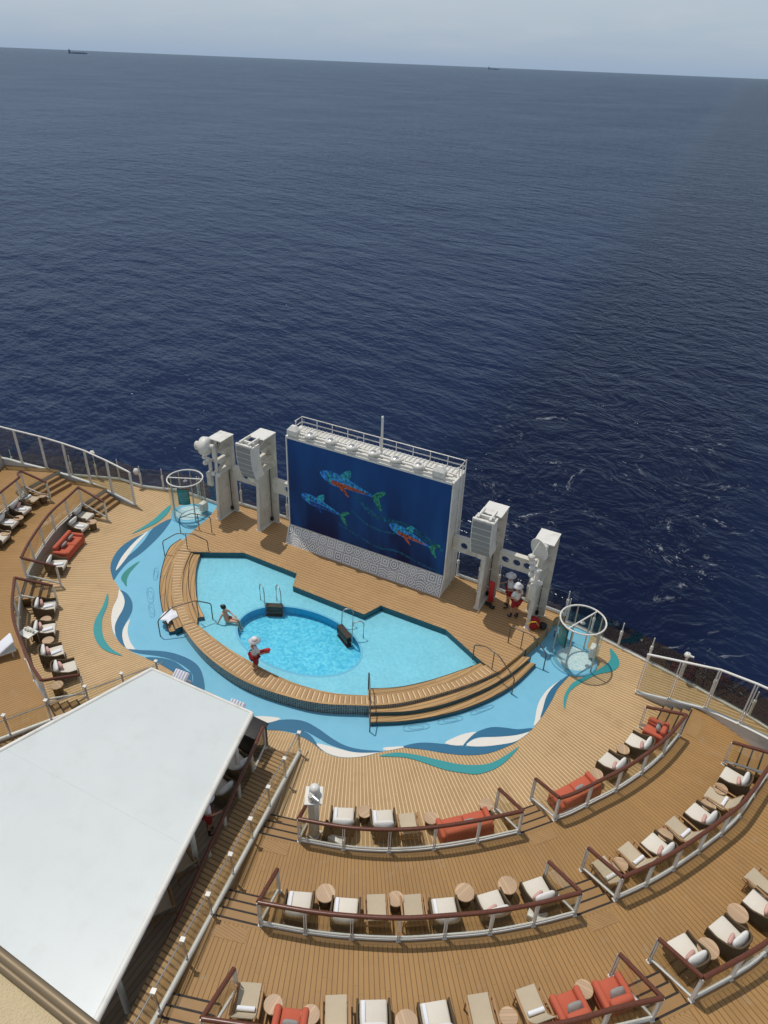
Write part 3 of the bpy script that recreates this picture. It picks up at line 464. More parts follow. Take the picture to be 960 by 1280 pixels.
# ------------------------------------------------------------------ main deck and its painted floor
OV = [(2.81 * math.cos(2 * PI * i / 64), -5.02 + 1.78 * math.sin(2 * PI * i / 64)) for i in range(64)]
OV2 = [(p[0] * 1.02, -5.02 + (p[1] + 5.02) * 1.02) for p in OV]
dm = MB(); dm.flat(deck_outline, 0, 0, [OV2])
k = len(deck_outline); dm.wall(deck_outline + [deck_outline[0]], -.36, 0, 1)
struct(dm.build('main_deck', [M['deck'], M['hull']]))
pf = MB()
blue = smooth(D['blue_edge'], 3) + [(10.5, -.3), (10.45, 1.66), (0, 1.86), (-10.4, 1.66), (-10.5, .2)]
pf.flat(blue, .004, 0, [OV2])
names = ['blue', 'dark', 'white', 'teal', 'green', 'hat']
for i, (mt, pts) in enumerate(D['paint']): pf.flat(smooth(pts, 3, True), .008 + i * .0006, names.index(mt))
def ribbon(mb, loop, w, z, mat):
    a, b = offset(loop + [loop[0]], w / 2), offset(loop + [loop[0]], -w / 2); q = len(a)
    mb.add([(p[0], p[1], z) for p in a + b], [(i, i + 1, q + i + 1, q + i) for i in range(q - 1)], mat)
for h in D['hatches']:
    ribbon(pf, smooth(h, 5, True), .018, .028, 5)
    c = [sum(p[0] for p in h) / 4, sum(p[1] for p in h) / 4]
    ribbon(pf, smooth([(c[0] + (p[0] - c[0]) * .62, c[1] + (p[1] - c[1]) * .5) for p in h], 4, True), .014, .028, 5)
struct(pf.build('painted_floor', [M[x] for x in names]))
# ------------------------------------------------------------------ pool
CIl, CIr, COl, COr = (smooth(D[k], 5) for k in ('CI_l', 'CI_r', 'CO_l', 'CO_r'))
CI = CIl + CIr[1:]; CO = COl + COr[1:]
PZ = .5
cop = MB(); a, b = resample(CO, 120), resample(CI, 120)
cop.add([(p[0], p[1], PZ) for p in a + b], [(i, i + 1, 121 + i + 1, 121 + i) for i in range(120)], 0)
# plain border boards at both lips of the slatted walk
mid = lambda t: [(p[0] + (q[0] - p[0]) * t, p[1] + (q[1] - p[1]) * t) for p, q in zip(a, b)]
for t0, t1 in ((-.02, .13), (.87, 1.02)):
    p, q = mid(t0), mid(t1); cop.add([(v[0], v[1], PZ + .004) for v in p + q], [(i, i + 1, 121 + i + 1, 121 + i) for i in range(120)], 1)
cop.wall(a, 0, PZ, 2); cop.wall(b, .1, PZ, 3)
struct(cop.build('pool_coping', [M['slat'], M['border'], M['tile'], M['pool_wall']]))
PB = [tuple(p) for p in D['pool_back']]
plat = PB + [tuple(D['CO_r'][-1])] + [tuple(p) for p in D['plat_r'][1:]] + [(9.2, 1.62), (4, 1.80), (0, 1.86), (-4, 1.80), (-9.2, 1.62)] + [tuple(p) for p in D['plat_l'][::-1]]
pl = MB(); pl.flat(plat, PZ, 0)
pl.wall(PB, .1, PZ, 1)
edge = plat[len(PB):] + [plat[0]]; pl.wall(edge, 0, PZ, 2)
# border boards round the platform's pool edge and outer ends
for line in (PB[1:-1],):
    q1, q2 = offset(line, -.0), offset(line, .14)
    pl.add([(p[0], p[1], PZ + .004) for p in q1 + q2], [(i, i + 1, len(q1) + i + 1, len(q1) + i) for i in range(len(q1) - 1)], 3)
struct(pl.build('raised_platform', [M['plat'], M['pool_wall'], M['step'], M['border']]))
inner = PB + CI[::-1]
struct(MB().flat(inner, .2, 0, [OV]).build('pool_floor', M['pool_shallow']))
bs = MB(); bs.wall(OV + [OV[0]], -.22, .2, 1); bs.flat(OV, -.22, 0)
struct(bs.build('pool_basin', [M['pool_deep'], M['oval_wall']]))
rim = MB(); ribbon(rim, OV, .10, .203, 0); struct(rim.build('pool_rim', M['blue']))
struct(MB().flat(inner, .37, 0).build('pool_water', M['water']))
# steps round the pool: each a solid curved tread with a dark nosing line
def treads(name, outer, innerl, z, z0=0.):
    o_, i_ = resample(smooth(outer, 5), 40), resample(smooth(innerl, 5), 40)
    mb = MB(); poly = list(o_) + list(i_)[::-1]; mb.prism(poly, z0, z, 0, 2)
    q2 = [(p[0] + (q[0] - p[0]) * .07, p[1] + (q[1] - p[1]) * .07) for p, q in zip(o_, i_)]
    mb.add([(p[0], p[1], z + .003) for p in list(o_) + q2], [(i, i + 1, 42 + i, 41 + i) for i in range(40)], 1)
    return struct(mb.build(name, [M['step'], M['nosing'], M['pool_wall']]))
CO_sub_l = [p for p in D['step_l0']]; CO_sub_r = [p for p in D['step_r0']]
treads('pool_step', D['step_l2'], D['step_l0'], .167); treads('pool_step', D['step_l1'], D['step_l0'], .333)
treads('pool_step', D['step_r2'], D['step_r0'], .167); treads('pool_step', D['step_r1'], D['step_r0'], .333)
cil = D['CI_l'][:5]
treads('pool_step', D['seat_l1'], [(p[0], p[1]) for p in cil], .44, .2); treads('pool_step', D['seat_l2'], [(p[0], p[1]) for p in D['seat_l1']], .39, .2)
treads('pool_step', D['seat_r1'], [(p[0], p[1]) for p in D['CI_r']], .42, .2)
# ------------------------------------------------------------------ terraces
def ln(k): return [tuple(p) for p in D[k]['pts']]
r1m, r1R, r1L, r1l, r2m, r2R, r3m, r3R = (smooth(ln(k), 4) for k in ('r1m', 'r1R', 'r1L', 'r1l', 'r2m', 'r2R', 'r3m', 'r3R'))
r1L, r1l = r1L, r1l
A0, B0 = Vector((3.12, -9.6)), Vector((5.0, -18.2))            # foot line of the ramp balustrade
def rampx(y): return A0.x + (B0.x - A0.x) * (y - A0.y) / (B0.y - A0.y)
lc = D['left_caps']
def rampxl(y): return -(3.46 + (y + 9.65) / (-14.42 + 9.65) * (5.25 - 3.41) + .02)
bul_r = [tuple(p) for p in D['bul_r']] + [(24, -6.2, 2.2), (30, -10.5, 2.4)]
bul_l = [tuple(p) for p in D['bul_l']] + [(-24, -4.2, 1.9), (-30, -8, 2.3)]
E1r = [(rampx(-12.95), -12.95)] + r1m + r1R + [(14.75, -1.12)]
E2r = [(rampx(-15.72), -15.72)] + r2m + r2R + [(17.4, -2.3)]
r3Rx = r3R + [(18.3, -8.4), (19.4, -5.6), (20.0, -3.9)]
E3r = [(rampx(-18.6), -18.6)] + r3m + r3Rx + [(20.3, -3.9)]
E1l = [(rampxl(-12.85), -12.85)] + r1l[::-1] + r1L[::-1] + [(-15.0, -.72)]
r2l = mirror(r2m); r2Lf = mirror(r2R)[:-1] + [(-17.45, -3.9), (-17.66, -3.5)]
E2l = [(rampxl(-15.7), -15.7)] + [(p[0] - .25, p[1]) for p in r2l] + r2Lf + [(-17.75, -1.25)]
E3l = mirror(E3r)[:-1] + [(-20.6, -2.45)]
E3l[0] = (rampxl(-18.6), -18.6)
def terrace(E, z, side):
    far = [(side * 31, -9 if side > 0 else -6.6), (side * 31, -38), (rampx(-38) if side > 0 else rampxl(-38), -38)]
    bul = bul_r if side > 0 else bul_l
    b = [p[:2] for p in bul if abs(p[0]) > abs(E[-1][0]) + .2]
    poly = E + b + far
    mb = MB(); mb.prism(poly, -.05, z, 0, 1)
    # margin board along the edge
    q1, q2 = offset(E, 0), offset(E, .12 if side < 0 else -.12); q = len(E)
    mb.add([(p[0], p[1], z + .004) for p in q1 + q2], [(i, i + 1, q + i + 1, q + i) for i in range(q - 1)], 2)
    return struct(mb.build('terrace_deck', [M['tier'], M['riser'], M['stair']]))
for k, (er, el) in enumerate(((E1r, E1l), (E2r, E2l), (E3r, E3l))):
    terrace(er, RISE * (k + 1), 1); terrace(el, RISE * (k + 1), -1)
def stairs(p, q, z, depth=.92):
    # four risers filling the gap p-q of a terrace edge, treads reaching towards the pool
    p, q = Vector(p[:2]), Vector(q[:2]); m = (p + q) / 2; t = (q - p).normalized(); nrm = Vector((-t.y, t.x))
    if nrm.dot(-m) < 0: nrm = -nrm
    w = (q - p).length - .12; mb = MB(); ang = math.atan2(t.y, t.x)
    for i in range(3):
        d = depth * (3 - i) / 3; h = RISE * (i + 1) / 4
        c = m + nrm * (d / 2 - .005); mb.box((c.x, c.y, z + h / 2), (w, d + .01, h), 0, ang)
        c = m + nrm * (d - .022); mb.box((c.x, c.y, z + h + .0015), (w - .02, .05, .006), 1, ang)
    c = m - nrm * .03; mb.box((c.x, c.y, z + RISE + .004), (w, .05, .012), 1, ang)
    c = m - nrm * .36; mb.box((c.x, c.y, z + RISE + .003), (w * .72, .36, .010), 2, ang)
    return struct(mb.build('deck_steps', [M['stair'], M['nosing'], M['pad']]))
for z, L in ((0, [(E1r[0], r1m[0]), (r1m[-1], r1R[0]), (r1R[-1], (14.75, -1.2)), (E1l[0], r1l[-1]), (r1l[0], r1L[-1]), (r1L[0], (-15.0, -.85))]),
             (RISE, [(E2r[0], r2m[0]), (r2m[-1], r2R[0]), (r2R[-1], (17.45, -2.35)), (r2Lf[-1], (-17.75, -1.4))]),
             (2 * RISE, [(E3r[0], r3m[0]), (r3m[-1], r3R[0])])):
    for p, q in L: stairs(p, q, z)
# ------------------------------------------------------------------ balustrades
HR = [(.055, -.03), (.055, .02), (.035, .045), (-.035, .045), (-.055, .02), (-.055, -.03)]
def panel(mb, p, q, za0, za1, zb0, zb1, th=.012, mat=0):
    d = (Vector(q[:2]) - Vector(p[:2])); t = Vector((-d.y, d.x)).normalized() * th / 2
    vs = [(p[0] + s * t.x, p[1] + s * t.y, z) for s in (1, -1) for z in (za0, za1)] + [(q[0] + s * t.x, q[1] + s * t.y, z) for s in (1, -1) for z in (zb0, zb1)]
    mb.add(vs, [(0, 1, 5, 4), (2, 6, 7, 3), (1, 3, 7, 5), (0, 4, 6, 2), (0, 2, 3, 1), (4, 5, 7, 6)], mat)
def post_mb(p, z0, z1, ang):
    mb = MB(); c, s = math.cos(ang), math.sin(ang)
    for d in (-.028, .028): mb.box((p[0] + c * d, p[1] + s * d, (z0 + z1) / 2), (.02, .075, z1 - z0), 0, ang)
    mb.box((p[0], p[1], z0 + .012), (.12, .12, .024), 0, ang); return mb
def balustrade(label, line, nseg, zu, fl=None, fr=None, ends=True):
    zl = zu - RISE; P = resample(line, nseg); c = P[nseg // 2]
    t = thing('balustrade', label, 'railing', (c[0], c[1], zu), 0, 'mahogany topped glass balustrades of the seating terraces')
    hr = MB(); fine = resample(line, nseg * 4); hr.tube([(p[0], p[1], zu + 1.08) for p in fine], 0, sect=HR)
    for f, e in ((fl, P[0]), (fr, P[-1])):
        if f: hr.tube([(e[0], e[1], zu + 1.075), (f[0], f[1], zl + 1.1)], 0, sect=HR)
    part(hr, 'handrail', M['mahogany'], t)
    br = MB(); br.tube([(p[0], p[1], zu + .15) for p in fine], 0, sect=[(.024, -.024), (.024, .024), (-.024, .024), (-.024, -.024)])
    br.tube([(p[0], p[1], zu + .03) for p in fine], 0, sect=[(.025, -.027), (.025, .01), (-.025, .01), (-.025, -.027)])
    for f, e in ((fl, P[0]), (fr, P[-1])):
        if f:
            br.tube([(e[0], e[1], zu + .14), (f[0], f[1], zl + .16)], 0, sect=[(.03, -.03), (.03, .03), (-.03, .03), (-.03, -.03)])
    part(br, 'bottom_rail', M['white_paint'], t)
    for i, p in enumerate(P):
        a = Vector(P[max(i - 1, 0)]); b = Vector(P[min(i + 1, nseg)]); ang = math.atan2(b.y - a.y, b.x - a.x)
        part(post_mb(p, zu, zu + 1.05, ang), 'post', M['white_paint'], t)
    for f, e in ((fl, P[0]), (fr, P[-1])):
        if f:
            ang = math.atan2(f[1] - e[1], f[0] - e[0]); part(post_mb(f, zl, zl + 1.07, ang), 'post', M['white_paint'], t)
            g = MB(); u = Vector(e[:2]).lerp(Vector(f[:2]), .07); w = Vector(e[:2]).lerp(Vector(f[:2]), .93)
            panel(g, u, w, zu + .14, zu + .98, zl + .2, zl + 1.02); part(g, 'glass_panel', M['glass'], t)
    for i in range(nseg):
        p, q = Vector(P[i]).lerp(Vector(P[i + 1]), .05), Vector(P[i]).lerp(Vector(P[i + 1]), .95)
        g = MB(); panel(g, p, q, zu + .18, zu + .99, zu + .18, zu + .99); part(g, 'glass_panel', M['glass'], t)
    return t
balustrade('curved balustrade with mahogany handrail behind the long coral sofa in the front centre row', r1m, 5, RISE, D['r1m']['l'], D['r1m']['f'])
balustrade('curved balustrade with mahogany handrail behind the front right row of armchairs and coral sofa', r1R, 5, RISE, D['r1R']['l'], D['r1R']['f'])
balustrade('balustrade behind the coral sofa of the front left row, below the bulwark stair', r1L, 5, RISE, D['r1L']['l'], D['r1L']['f'])
balustrade('balustrade curving behind the lower left row of white armchairs beside the roofed bar', r1l, 5, RISE, D['r1l']['f'] and D['r1l']['l'], D['r1l']['f'])
balustrade('curved balustrade behind the middle centre row of seven seats and four tables', r2m, 7, 2 * RISE, D['r2m']['l'], D['r2m']['f'])
balustrade('curved balustrade behind the middle right row of alternating sling chairs and armchairs', r2R, 7, 2 * RISE, D['r2R']['l'], D['r2R']['f'])
balustrade('balustrade behind the upper left row at the left picture edge', r2Lf, 7, 2 * RISE, None, (-16.47, -3.07))
balustrade('balustrade along the lower picture edge behind the rear centre row with coral armchairs', r3m, 8, 3 * RISE, D['r3m']['l'], D['r3m']['f'])
balustrade('balustrade behind the rear right row at the lower right picture corner', r3Rx[:-1], 6, 3 * RISE, D['r3R']['l'], None)
# ------------------------------------------------------------------ ramps with steel railings beside the roofed bar
def ramp_side(side, A_, B_, zB, nposts, rail_label, in_label, inner_line):
    a, b = Vector(A_), Vector(B_); t = (b - a).normalized()
    b2 = a + t * ((b - a).length * 1.35); zb2 = zB * 1.35
    mb = MB(); ia, ib = Vector(inner_line[0]), Vector(inner_line[1])
    m = 12
    for i in range(m):
        pass
    vs = [(a.x, a.y, .012), (ia.x, ia.y, .012), (ib.x, ib.y, zb2), (b2.x, b2.y, zb2)]
    mb.add(vs, [(0, 1, 2, 3)], 0)
    vs2 = [(a.x, a.y, -.02), (ia.x, ia.y, -.02), (ib.x, ib.y, -.02), (b2.x, b2.y, -.02)]
    mb.add(vs + vs2, [(0, 3, 7, 4), (1, 5, 6, 2), (3, 2, 6, 7)], 1)
    struct(mb.build('ramp', [M['ramp'], M['riser']]))
    th = thing('ramp_railing', rail_label, 'railing', (a.x, a.y, 0), 0, 'steel and glass railings with white capped posts beside the ramps')
    L = (b - a).length; zat = lambda s_: zB * s_ / L
    st = MB(); st.tube([(a.x, a.y, .1), (b2.x, b2.y, zb2 + .1)], 0, sect=[(.05, -.09), (.05, .07), (-.05, .07), (-.05, -.09)]); part(st, 'stringer', M['white_paint'], th)
    hr = MB(); hr.tube([(a.x - .0, a.y + .25, .95), (a.x, a.y + .3, .85), (a.x, a.y + .22, .75)] , .018) if False else None
    hr.tube([(a.x - .07 * side, a.y + .3, .85), (a.x - .07 * side, a.y, .93), (b2.x - .07 * side, b2.y, zb2 + .93)], .02, 8); part(hr, 'grab_rail', M['steel'], th)
    n_ = nposts; step = L / (n_ - 1); k = 0; s_ = 0.
    while s_ <= (b2 - a).length + .01:
        p = a + t * s_; z = zat(s_); pm = MB(); pm.box((p.x, p.y, z + .53), (.055, .055, 1.06), 0, .3)
        o = part(pm, 'post', M['steel'], th); cm = MB(); cm.box((p.x, p.y, z + 1.085), (.12, .12, .05), 0, .3); part(cm, 'post_cap', M['white_paint'], o)
        if s_ + step <= (b2 - a).length + .01:
            q = a + t * (s_ + step); g = MB(); u, w = p.lerp(q, .06), p.lerp(q, .94)
            panel(g, u, w, zat(s_) + .2, zat(s_) + 1., zat(s_ + step) + .2, zat(s_ + step) + 1.); part(g, 'glass_panel', M['glass'], th)
        s_ += step
    th = thing('bar_balustrade', in_label, 'railing', (ia.x, ia.y, 0), 0, 'mahogany topped balustrades round the roofed bar')
    u, w = ia, ia + (ib - ia) * .74
    zz = lambda f: .0
    hr = MB(); hr.tube([(u.x, u.y, 1.1), (w.x, w.y, 1.1 + .0)], 0, sect=HR); part(hr, 'handrail', M['mahogany'], th)
    br = MB(); br.tube([(u.x, u.y, .16), (w.x, w.y, .16)], 0, sect=[(.03, -.03), (.03, .03), (-.03, .03), (-.03, -.03)]); part(br, 'bottom_rail', M['white_paint'], th)
    for i in range(8):
        p = u.lerp(w, i / 7); part(post_mb((p.x, p.y), 0, 1.07, math.atan2(w.y - u.y, w.x - u.x)), 'post', M['white_paint'], th)
        if i < 7:
            q = u.lerp(w, (i + 1) / 7); g = MB(); panel(g, p.lerp(q, .05), p.lerp(q, .95), .2, 1., .2, 1.); part(g, 'glass_panel', M['glass'], th)
ramp_side(1, A0, B0, 1.35, 8, 'steel railing with white post caps climbing beside the right edge of the roofed bar', 'mahogany topped balustrade between the ramp and the right side of the roofed bar', [(1.95, -10.0), (4.95, -20.3)])
ramp_side(-1, (-3.35, -9.45), (-6.6, -17.9), 1.35, 8, 'steel railing with white post caps along the left edge of the roofed bar', 'mahogany topped balustrade on the left side of the roofed bar', [(-1.95, -10.0), (-5.3, -20.3)])
# terrace side faces beside the ramps are covered by the prisms; bar floor under the roof
struct(MB().flat([(-1.95, -10.1), (1.95, -10.1), (5.2, -21.2), (9, -36), (-9, -36), (-5.5, -21.2)], .006).build('bar_floor', M['shade_floor']))
# roof
CZ = 2.5
FLc, FRc = Vector((-2.02, -10.77)), Vector((2.08, -10.66)); NR, NL = Vector((4.32, -19.16)), Vector((-3.52, -15.52))
dR = (NR - FRc).normalized(); dL = (NL - FLc).normalized(); nr, nl = FRc + dR * 13., FLc + dL * 13.5
t = thing('bar_roof', 'large white flat roof over the bar at the lower left', 'roof', (0, -15, CZ))
mb = MB(); mb.prism([(FLc.x, FLc.y), (FRc.x, FRc.y), (nr.x, nr.y), (nl.x, nl.y)], CZ - .12, CZ, 0, 1, (), True); part(mb, 'roof_sheet', [M['canopy'], M['white_paint']], t)
mb = MB(); mb.tube([(nr.x, nr.y, CZ - .03), (FRc.x, FRc.y, CZ - .03)], .085, 12); part(mb, 'edge_roll', M['white_paint'], t)
mb = MB(); mb.tube([(FLc.x, FLc.y, CZ - .03), (nl.x, nl.y, CZ - .03)], .085, 12); part(mb, 'edge_roll', M['white_paint'], t)
mb = MB(); mb.tube([(FLc.x, FLc.y, CZ - .01), (FRc.x, FRc.y, CZ - .01)], .05, 10); part(mb, 'edge_trim', M['white_paint'], t)
sm = MB()
for f in (.36, .7): 
    p, q = FLc.lerp(nl, f), FRc.lerp(nr, f); sm.box(((p.x + q.x) / 2, (p.y + q.y) / 2, CZ + .001), ((q - p).length - .2, .02, .006), 0, math.atan2(q.y - p.y, q.x - p.x))
part(sm, 'roof_seams', M['canopy'], t)
for f in (.06, .3, .6, .85):
    for p0, p1, s_ in ((FLc, nl, 1), (FRc, nr, -1)):
        p = p0.lerp(p1, f) + Vector((s_ * .35, 0)); mb = MB(); mb.cyl((p.x, p.y, 0), (p.x, p.y, CZ - .11), .08, n=12); part(mb, 'roof_column', M['white_paint'], t)
# ------------------------------------------------------------------ sloping bulwarks with tall glass screens
def bulwark(pts, label, glabel, posts):
    c = pts[0]; line = resample(smooth(pts, 4), 40); zs = [p[2] for p in line]
    t = thing('bulwark', label, 'wall', (c[0], c[1], 0))
    mb = MB(); mb.wall([p[:2] for p in line], [0.] * 41, [z + .04 for z in zs], 0, .10); part(mb, 'wall_plate', M['wall_white'], t)
    mb = MB(); mb.tube([(p[0], p[1], p[2] + .055) for p in line], 0, sect=[(.08, -.02), (.08, .02), (-.08, .02), (-.08, -.02)]); part(mb, 'cap_rail', M['white_paint'], t)
    P = pts[:posts]; c = P[len(P) // 2]
    t = thing('wind_screen', glabel, 'wind screen', (c[0], c[1], c[2]))
    H_ = 1.95
    for p in P:
        mb = MB()
        for d in (-.04, .04): mb.box((p[0] + d, p[1] - d * .2, p[2] + .07 + H_ / 2), (.035, .09, H_), 0)
        mb.box((p[0], p[1], p[2] + .09), (.16, .16, .03)); part(mb, 'post', M['white_paint'], t)
    mb = MB(); mb.tube([(p[0], p[1], p[2] + .07 + H_) for p in P], .045, 8); part(mb, 'top_rail', M['white_paint'], t)
    for p, q in zip(P, P[1:]):
        a, b = Vector(p).lerp(Vector(q), .06), Vector(p).lerp(Vector(q), .94); g = MB(); panel(g, a, b, a.z + .12, a.z + H_, b.z + .12, b.z + H_); part(g, 'glass_panel', M['screen_glass'], t)
bulwark(bul_r, 'white sloping bulwark wall rising beside the right hand stairs', 'tall glass wind screen with white posts on the right bulwark', 7)
bulwark(bul_l, 'white sloping bulwark wall rising beside the left hand stairs', 'tall glass wind screen with white posts on the left bulwark', 9)
# ------------------------------------------------------------------ deck edge fences
def fence(line, z, label, gm='screen_glass'):
    c = line[len(line) // 2]; t = thing('deck_edge_fence', label, 'fence', (c[0], c[1], z))
    mb = MB(); mb.tube([(p[0], p[1], z + .06) for p in line], 0, sect=[(.06, -.06), (.06, .06), (-.06, .06), (-.06, -.06)]); part(mb, 'kerb_rail', M['white_paint'], t)
    for p in line:
        mb = MB(); mb.cyl((p[0], p[1], z), (p[0], p[1], z + .75), .05, .05, 8); mb.cyl((p[0], p[1], z + .75), (p[0], p[1], z + 1.32), .026, .022, 8); mb.cyl((p[0], p[1], z + .72), (p[0], p[1], z + .88), .07, .06, 8); part(mb, 'post', M['white_paint'], t)
    for p, q in zip(line, line[1:]):
        n_ = max(1, round((Vector(q) - Vector(p)).length / 2.2))
        for i in range(n_):
            a, b = Vector(p).lerp(Vector(q), (i + .03) / n_), Vector(p).lerp(Vector(q), (i + .97) / n_); g = MB(); panel(g, a, b, z + .12, z + 1.2, z + .12, z + 1.2); part(g, 'glass_panel', M[gm], t)
fl = [tuple(p) for p in D['fence_l']]; fr = [tuple(p) for p in D['fence_r']]
fence([(-27, -3.6), (-24.5, -2.5), (-21.6, -1.3)] + fl[:-1], 0, 'glass deck edge fence behind the left wind screen')
fence([fl[-2], (-10.9, 1.72), (-9.3, 1.70)], 0, 'short run of glass fence behind the left glass shower')
fence([(-9.2, 1.64), (-7.97, 1.70), (-6.4, 1.78), (-5.2, 1.82), (-4.1, 1.84)], .5, 'glass deck edge fence between the left columns and the video wall')
fence([(4.1, 1.84), (5.17, 1.82), (6.1, 1.78), (7.44, 1.70), (9.2, 1.62)], .5, 'glass deck edge fence behind the two lifeguards by the right columns')
fence(fr[0:1] + fr[1:] + [(18.6, -.75), (21, -1.6), (24.5, -3.)], 0, 'smoked glass deck edge fence behind the right glass shower and promenade', 'fence_glass')
# cameras and lamps on the fence posts
def dome_lamp(p, z, label, kind):
    t = thing('floodlight' if kind else 'dome_camera', label, 'floodlight' if kind else 'camera', (p[0], p[1], z))
    mb = MB(); mb.cyl((p[0], p[1], z), (p[0], p[1], z + .35), .035, n=8); part(mb, 'bracket', M['white_paint'], t)
    if kind:
        mb = MB(); mb.lathe((p[0], p[1], z + .33), [(.02, .1), (.1, .08), (.13, 0), (.12, -.05), (0, -.05)], 12); part(mb, 'lamp_head', M['white_paint'], t)
        mb = MB(); mb.box((p[0] + .12, p[1] - .05, z + .36), (.22, .06, .05)); part(mb, 'arm', M['white_paint'], t)
    else:
        mb = MB(); mb.lathe((p[0], p[1] - .12, z + .25), [(0, .2), (.1, .17), (.15, .05), (.15, -.03), (.1, -.13), (0, -.17)], 14); part(mb, 'dome', M['white_paint'], t)
dome_lamp((-14.4, 1.0), .75, 'white ball camera on the left deck edge fence', 0)
bl5 = D['bul_l']
dome_lamp((-17.15, .52), 1.25, 'lamp on the tall fence post at the far left', 1)
dome_lamp((14.15, .72), 1.0, 'white lamp on a fence post seen through the right wind screen', 1)
dome_lamp((17.25, -2.1), 3.25, 'floodlight on the tall post at the right picture edge', 1)
# ------------------------------------------------------------------ video wall
t = thing('video_wall', 'big outdoor video wall showing blue fish pictures above a patterned apron', 'video wall', (0, 0, .5))
X0 = 3.96
led = MB(); led.box((0, .40, 3.735), (2 * X0, .06, 4.57)); led_o = part(led, 'screen', M['led'], t)
def scr(u, v): return (-X0 + 2 * X0 * u, 6.02 - 4.57 * v)          # picture coordinates: u right, v down
def pic(name, pts, mat, lift=.003, k=4, parent=led_o):
    q = smooth([scr(u, v) for u, v in pts], k, True); mb = MB(); mb.flat([(p[0], -p[1]) for p in q], 0)
    mb.v = [(x, .370 - lift, -y) for x, y, z in mb.v]; return mb
def fish(cx, cy, s, flip, a, belly, name='pictured_fish'):
    ca, sa = math.cos(a), math.sin(a)
    def T(L): return [(cx + s * (flip * x * ca - y * sa), cy + s * 2.25 * (flip * x * sa + y * ca)) for x, y in L]
    body = [(-.5, -.01), (-.42, -.07), (-.25, -.10), (0, -.085), (.25, -.045), (.46, -.012), (.46, .012), (.25, .03), (0, .06), (-.25, .085), (-.42, .05)]
    o = part(pic(name, T(body), 0), name, M['led_blue'], led_o)
    def sub(nm, L, m, lift): part(pic(nm, T(L), 0, lift, 2), nm, m, o)
    sub('belly', [(-.28, .02), (0, .0), (.25, -.005), (.36, .008), (0, .055), (-.25, .075)], belly, .006)
    sub('dorsal_fin', [(-.14, -.08), (-.02, -.2), (.05, -.19), (.02, -.07)], M['led_cyan'], .005)
    sub('tail_fin', [(.44, 0), (.6, -.12), (.66, -.10), (.56, 0), (.64, .13), (.58, .14)], M['led_green'], .005)
    sub('pectoral_fin', [(-.18, .05), (-.08, .05), (.05, .15), (-.02, .14)], belly, .007)
    sub('head_stripe', [(-.36, -.07), (-.31, -.075), (-.29, .07), (-.34, .06)], M['led_cyan'], .008)
    for i in range(7): sub('back_stripe', [(-.26 + i * .09, -.075 + i * .006), (-.235 + i * .09, -.075 + i * .006), (-.21 + i * .09, -.01), (-.235 + i * .09, -.01)], M['led_cyan'], .0075)
fish(.39, .33, .36, 1, .10, M['led_red']); fish(.22, .65, .28, 1, .14, M['led_dim']); fish(.79, .68, .27, 1, .17, M['led_red'])
def trail(pts, w, n_, mat):
    L = resample(smooth([scr(*p) for p in pts], 6), n_); mb = MB()
    for i, (a, b) in enumerate(zip(L, L[1:])):
        d = Vector((b[0] - a[0], b[1] - a[1])); nn = Vector((-d.y, d.x)).normalized() * w * (.5 + .5 * min(1, i / 8)); q = Vector(a) + d * .7
        mb.add([(a[0] - nn.x, .3685, a[1] - nn.y), (q.x - nn.x, .3685, q.y - nn.y), (q.x + nn.x, .3685, q.y + nn.y), (a[0] + nn.x, .3685, a[1] + nn.y)], [(0, 1, 2, 3)])
    part(mb, 'pictured_light_trail', mat, led_o)
trail([(.45, .42), (.55, .56), (.65, .58), (.78, .58), (.9, .66), (.99, .72)], .13, 60, M['led_trail'])
trail([(.42, .60), (.52, .70), (.62, .72), (.70, .70)], .05, 40, M['led_trail'])
trail([(.33, .80), (.48, .88), (.60, .93), (.72, .90), (.85, .95), (.98, .98)], .05, 60, M['led_trail'])
ap = MB(); ap.add([(-3.99, 0, .502), (3.99, 0, .502), (3.97, .375, 1.44), (-3.97, .375, 1.44)], [(0, 1, 2, 3)])
ap.keepn = True; part(ap, 'apron', M['apron'], t)
ca = MB()
for s in (-1, 1):
    vs = [(s * 4.0, 0, .5), (s * 4.0, 1.72, .5), (s * 4.0, 1.62, 6.1), (s * 4.0, .36, 6.1), (s * 4.0, .36, 1.46)]
    vs2 = [(s * 4.06, y, z) for x, y, z in vs]; ca.add(vs + vs2, [(0, 1, 2, 3, 4), (9, 8, 7, 6, 5)] + [(i, (i + 1) % 5, 5 + (i + 1) % 5, 5 + i) for i in range(5)])
ca.box((0, 1.0, 6.07), (8.0, 1.22, .06)); ca.box((0, 1.66, 3.3), (7.98, .05, 5.5)); ca.box((0, .355, 6.06), (7.98, .05, .10)); ca.box((0, .35, 1.42), (7.96, .05, .04))
part(ca, 'casing', M['white_paint'], t)
cw = MB()
for x in [i * .5 - 3.9 for i in range(17)]: cw.box((x, .62, 6.18), (.05, .5, .05))
cw.box((0, .42, 6.17), (7.9, .06, .12)); cw.box((0, .88, 6.17), (7.9, .06, .12)); cw.cyl((-3.9, .6, 6.26), (3.9, .6, 6.26), .06)
for i in range(40): cw.box((-3.8 + i * .195, 1.25, 6.16), (.03, .6, .03))
part(cw, 'service_gangway', M['white_paint'], t)
gr = MB()
for zz in (6.33, 6.58): gr.tube([(-3.85, .95, zz), (-3.95, 1.0, zz), (-3.95, 1.55, zz), (4.02, 1.55, zz), (4.05, .9, zz), (3.95, .8, zz)], .022, 6)
for x in [-3.95 + i * .8 for i in range(11)]: gr.cyl((x, 1.55, 6.1), (x, 1.55, 6.58), .02, n=6)
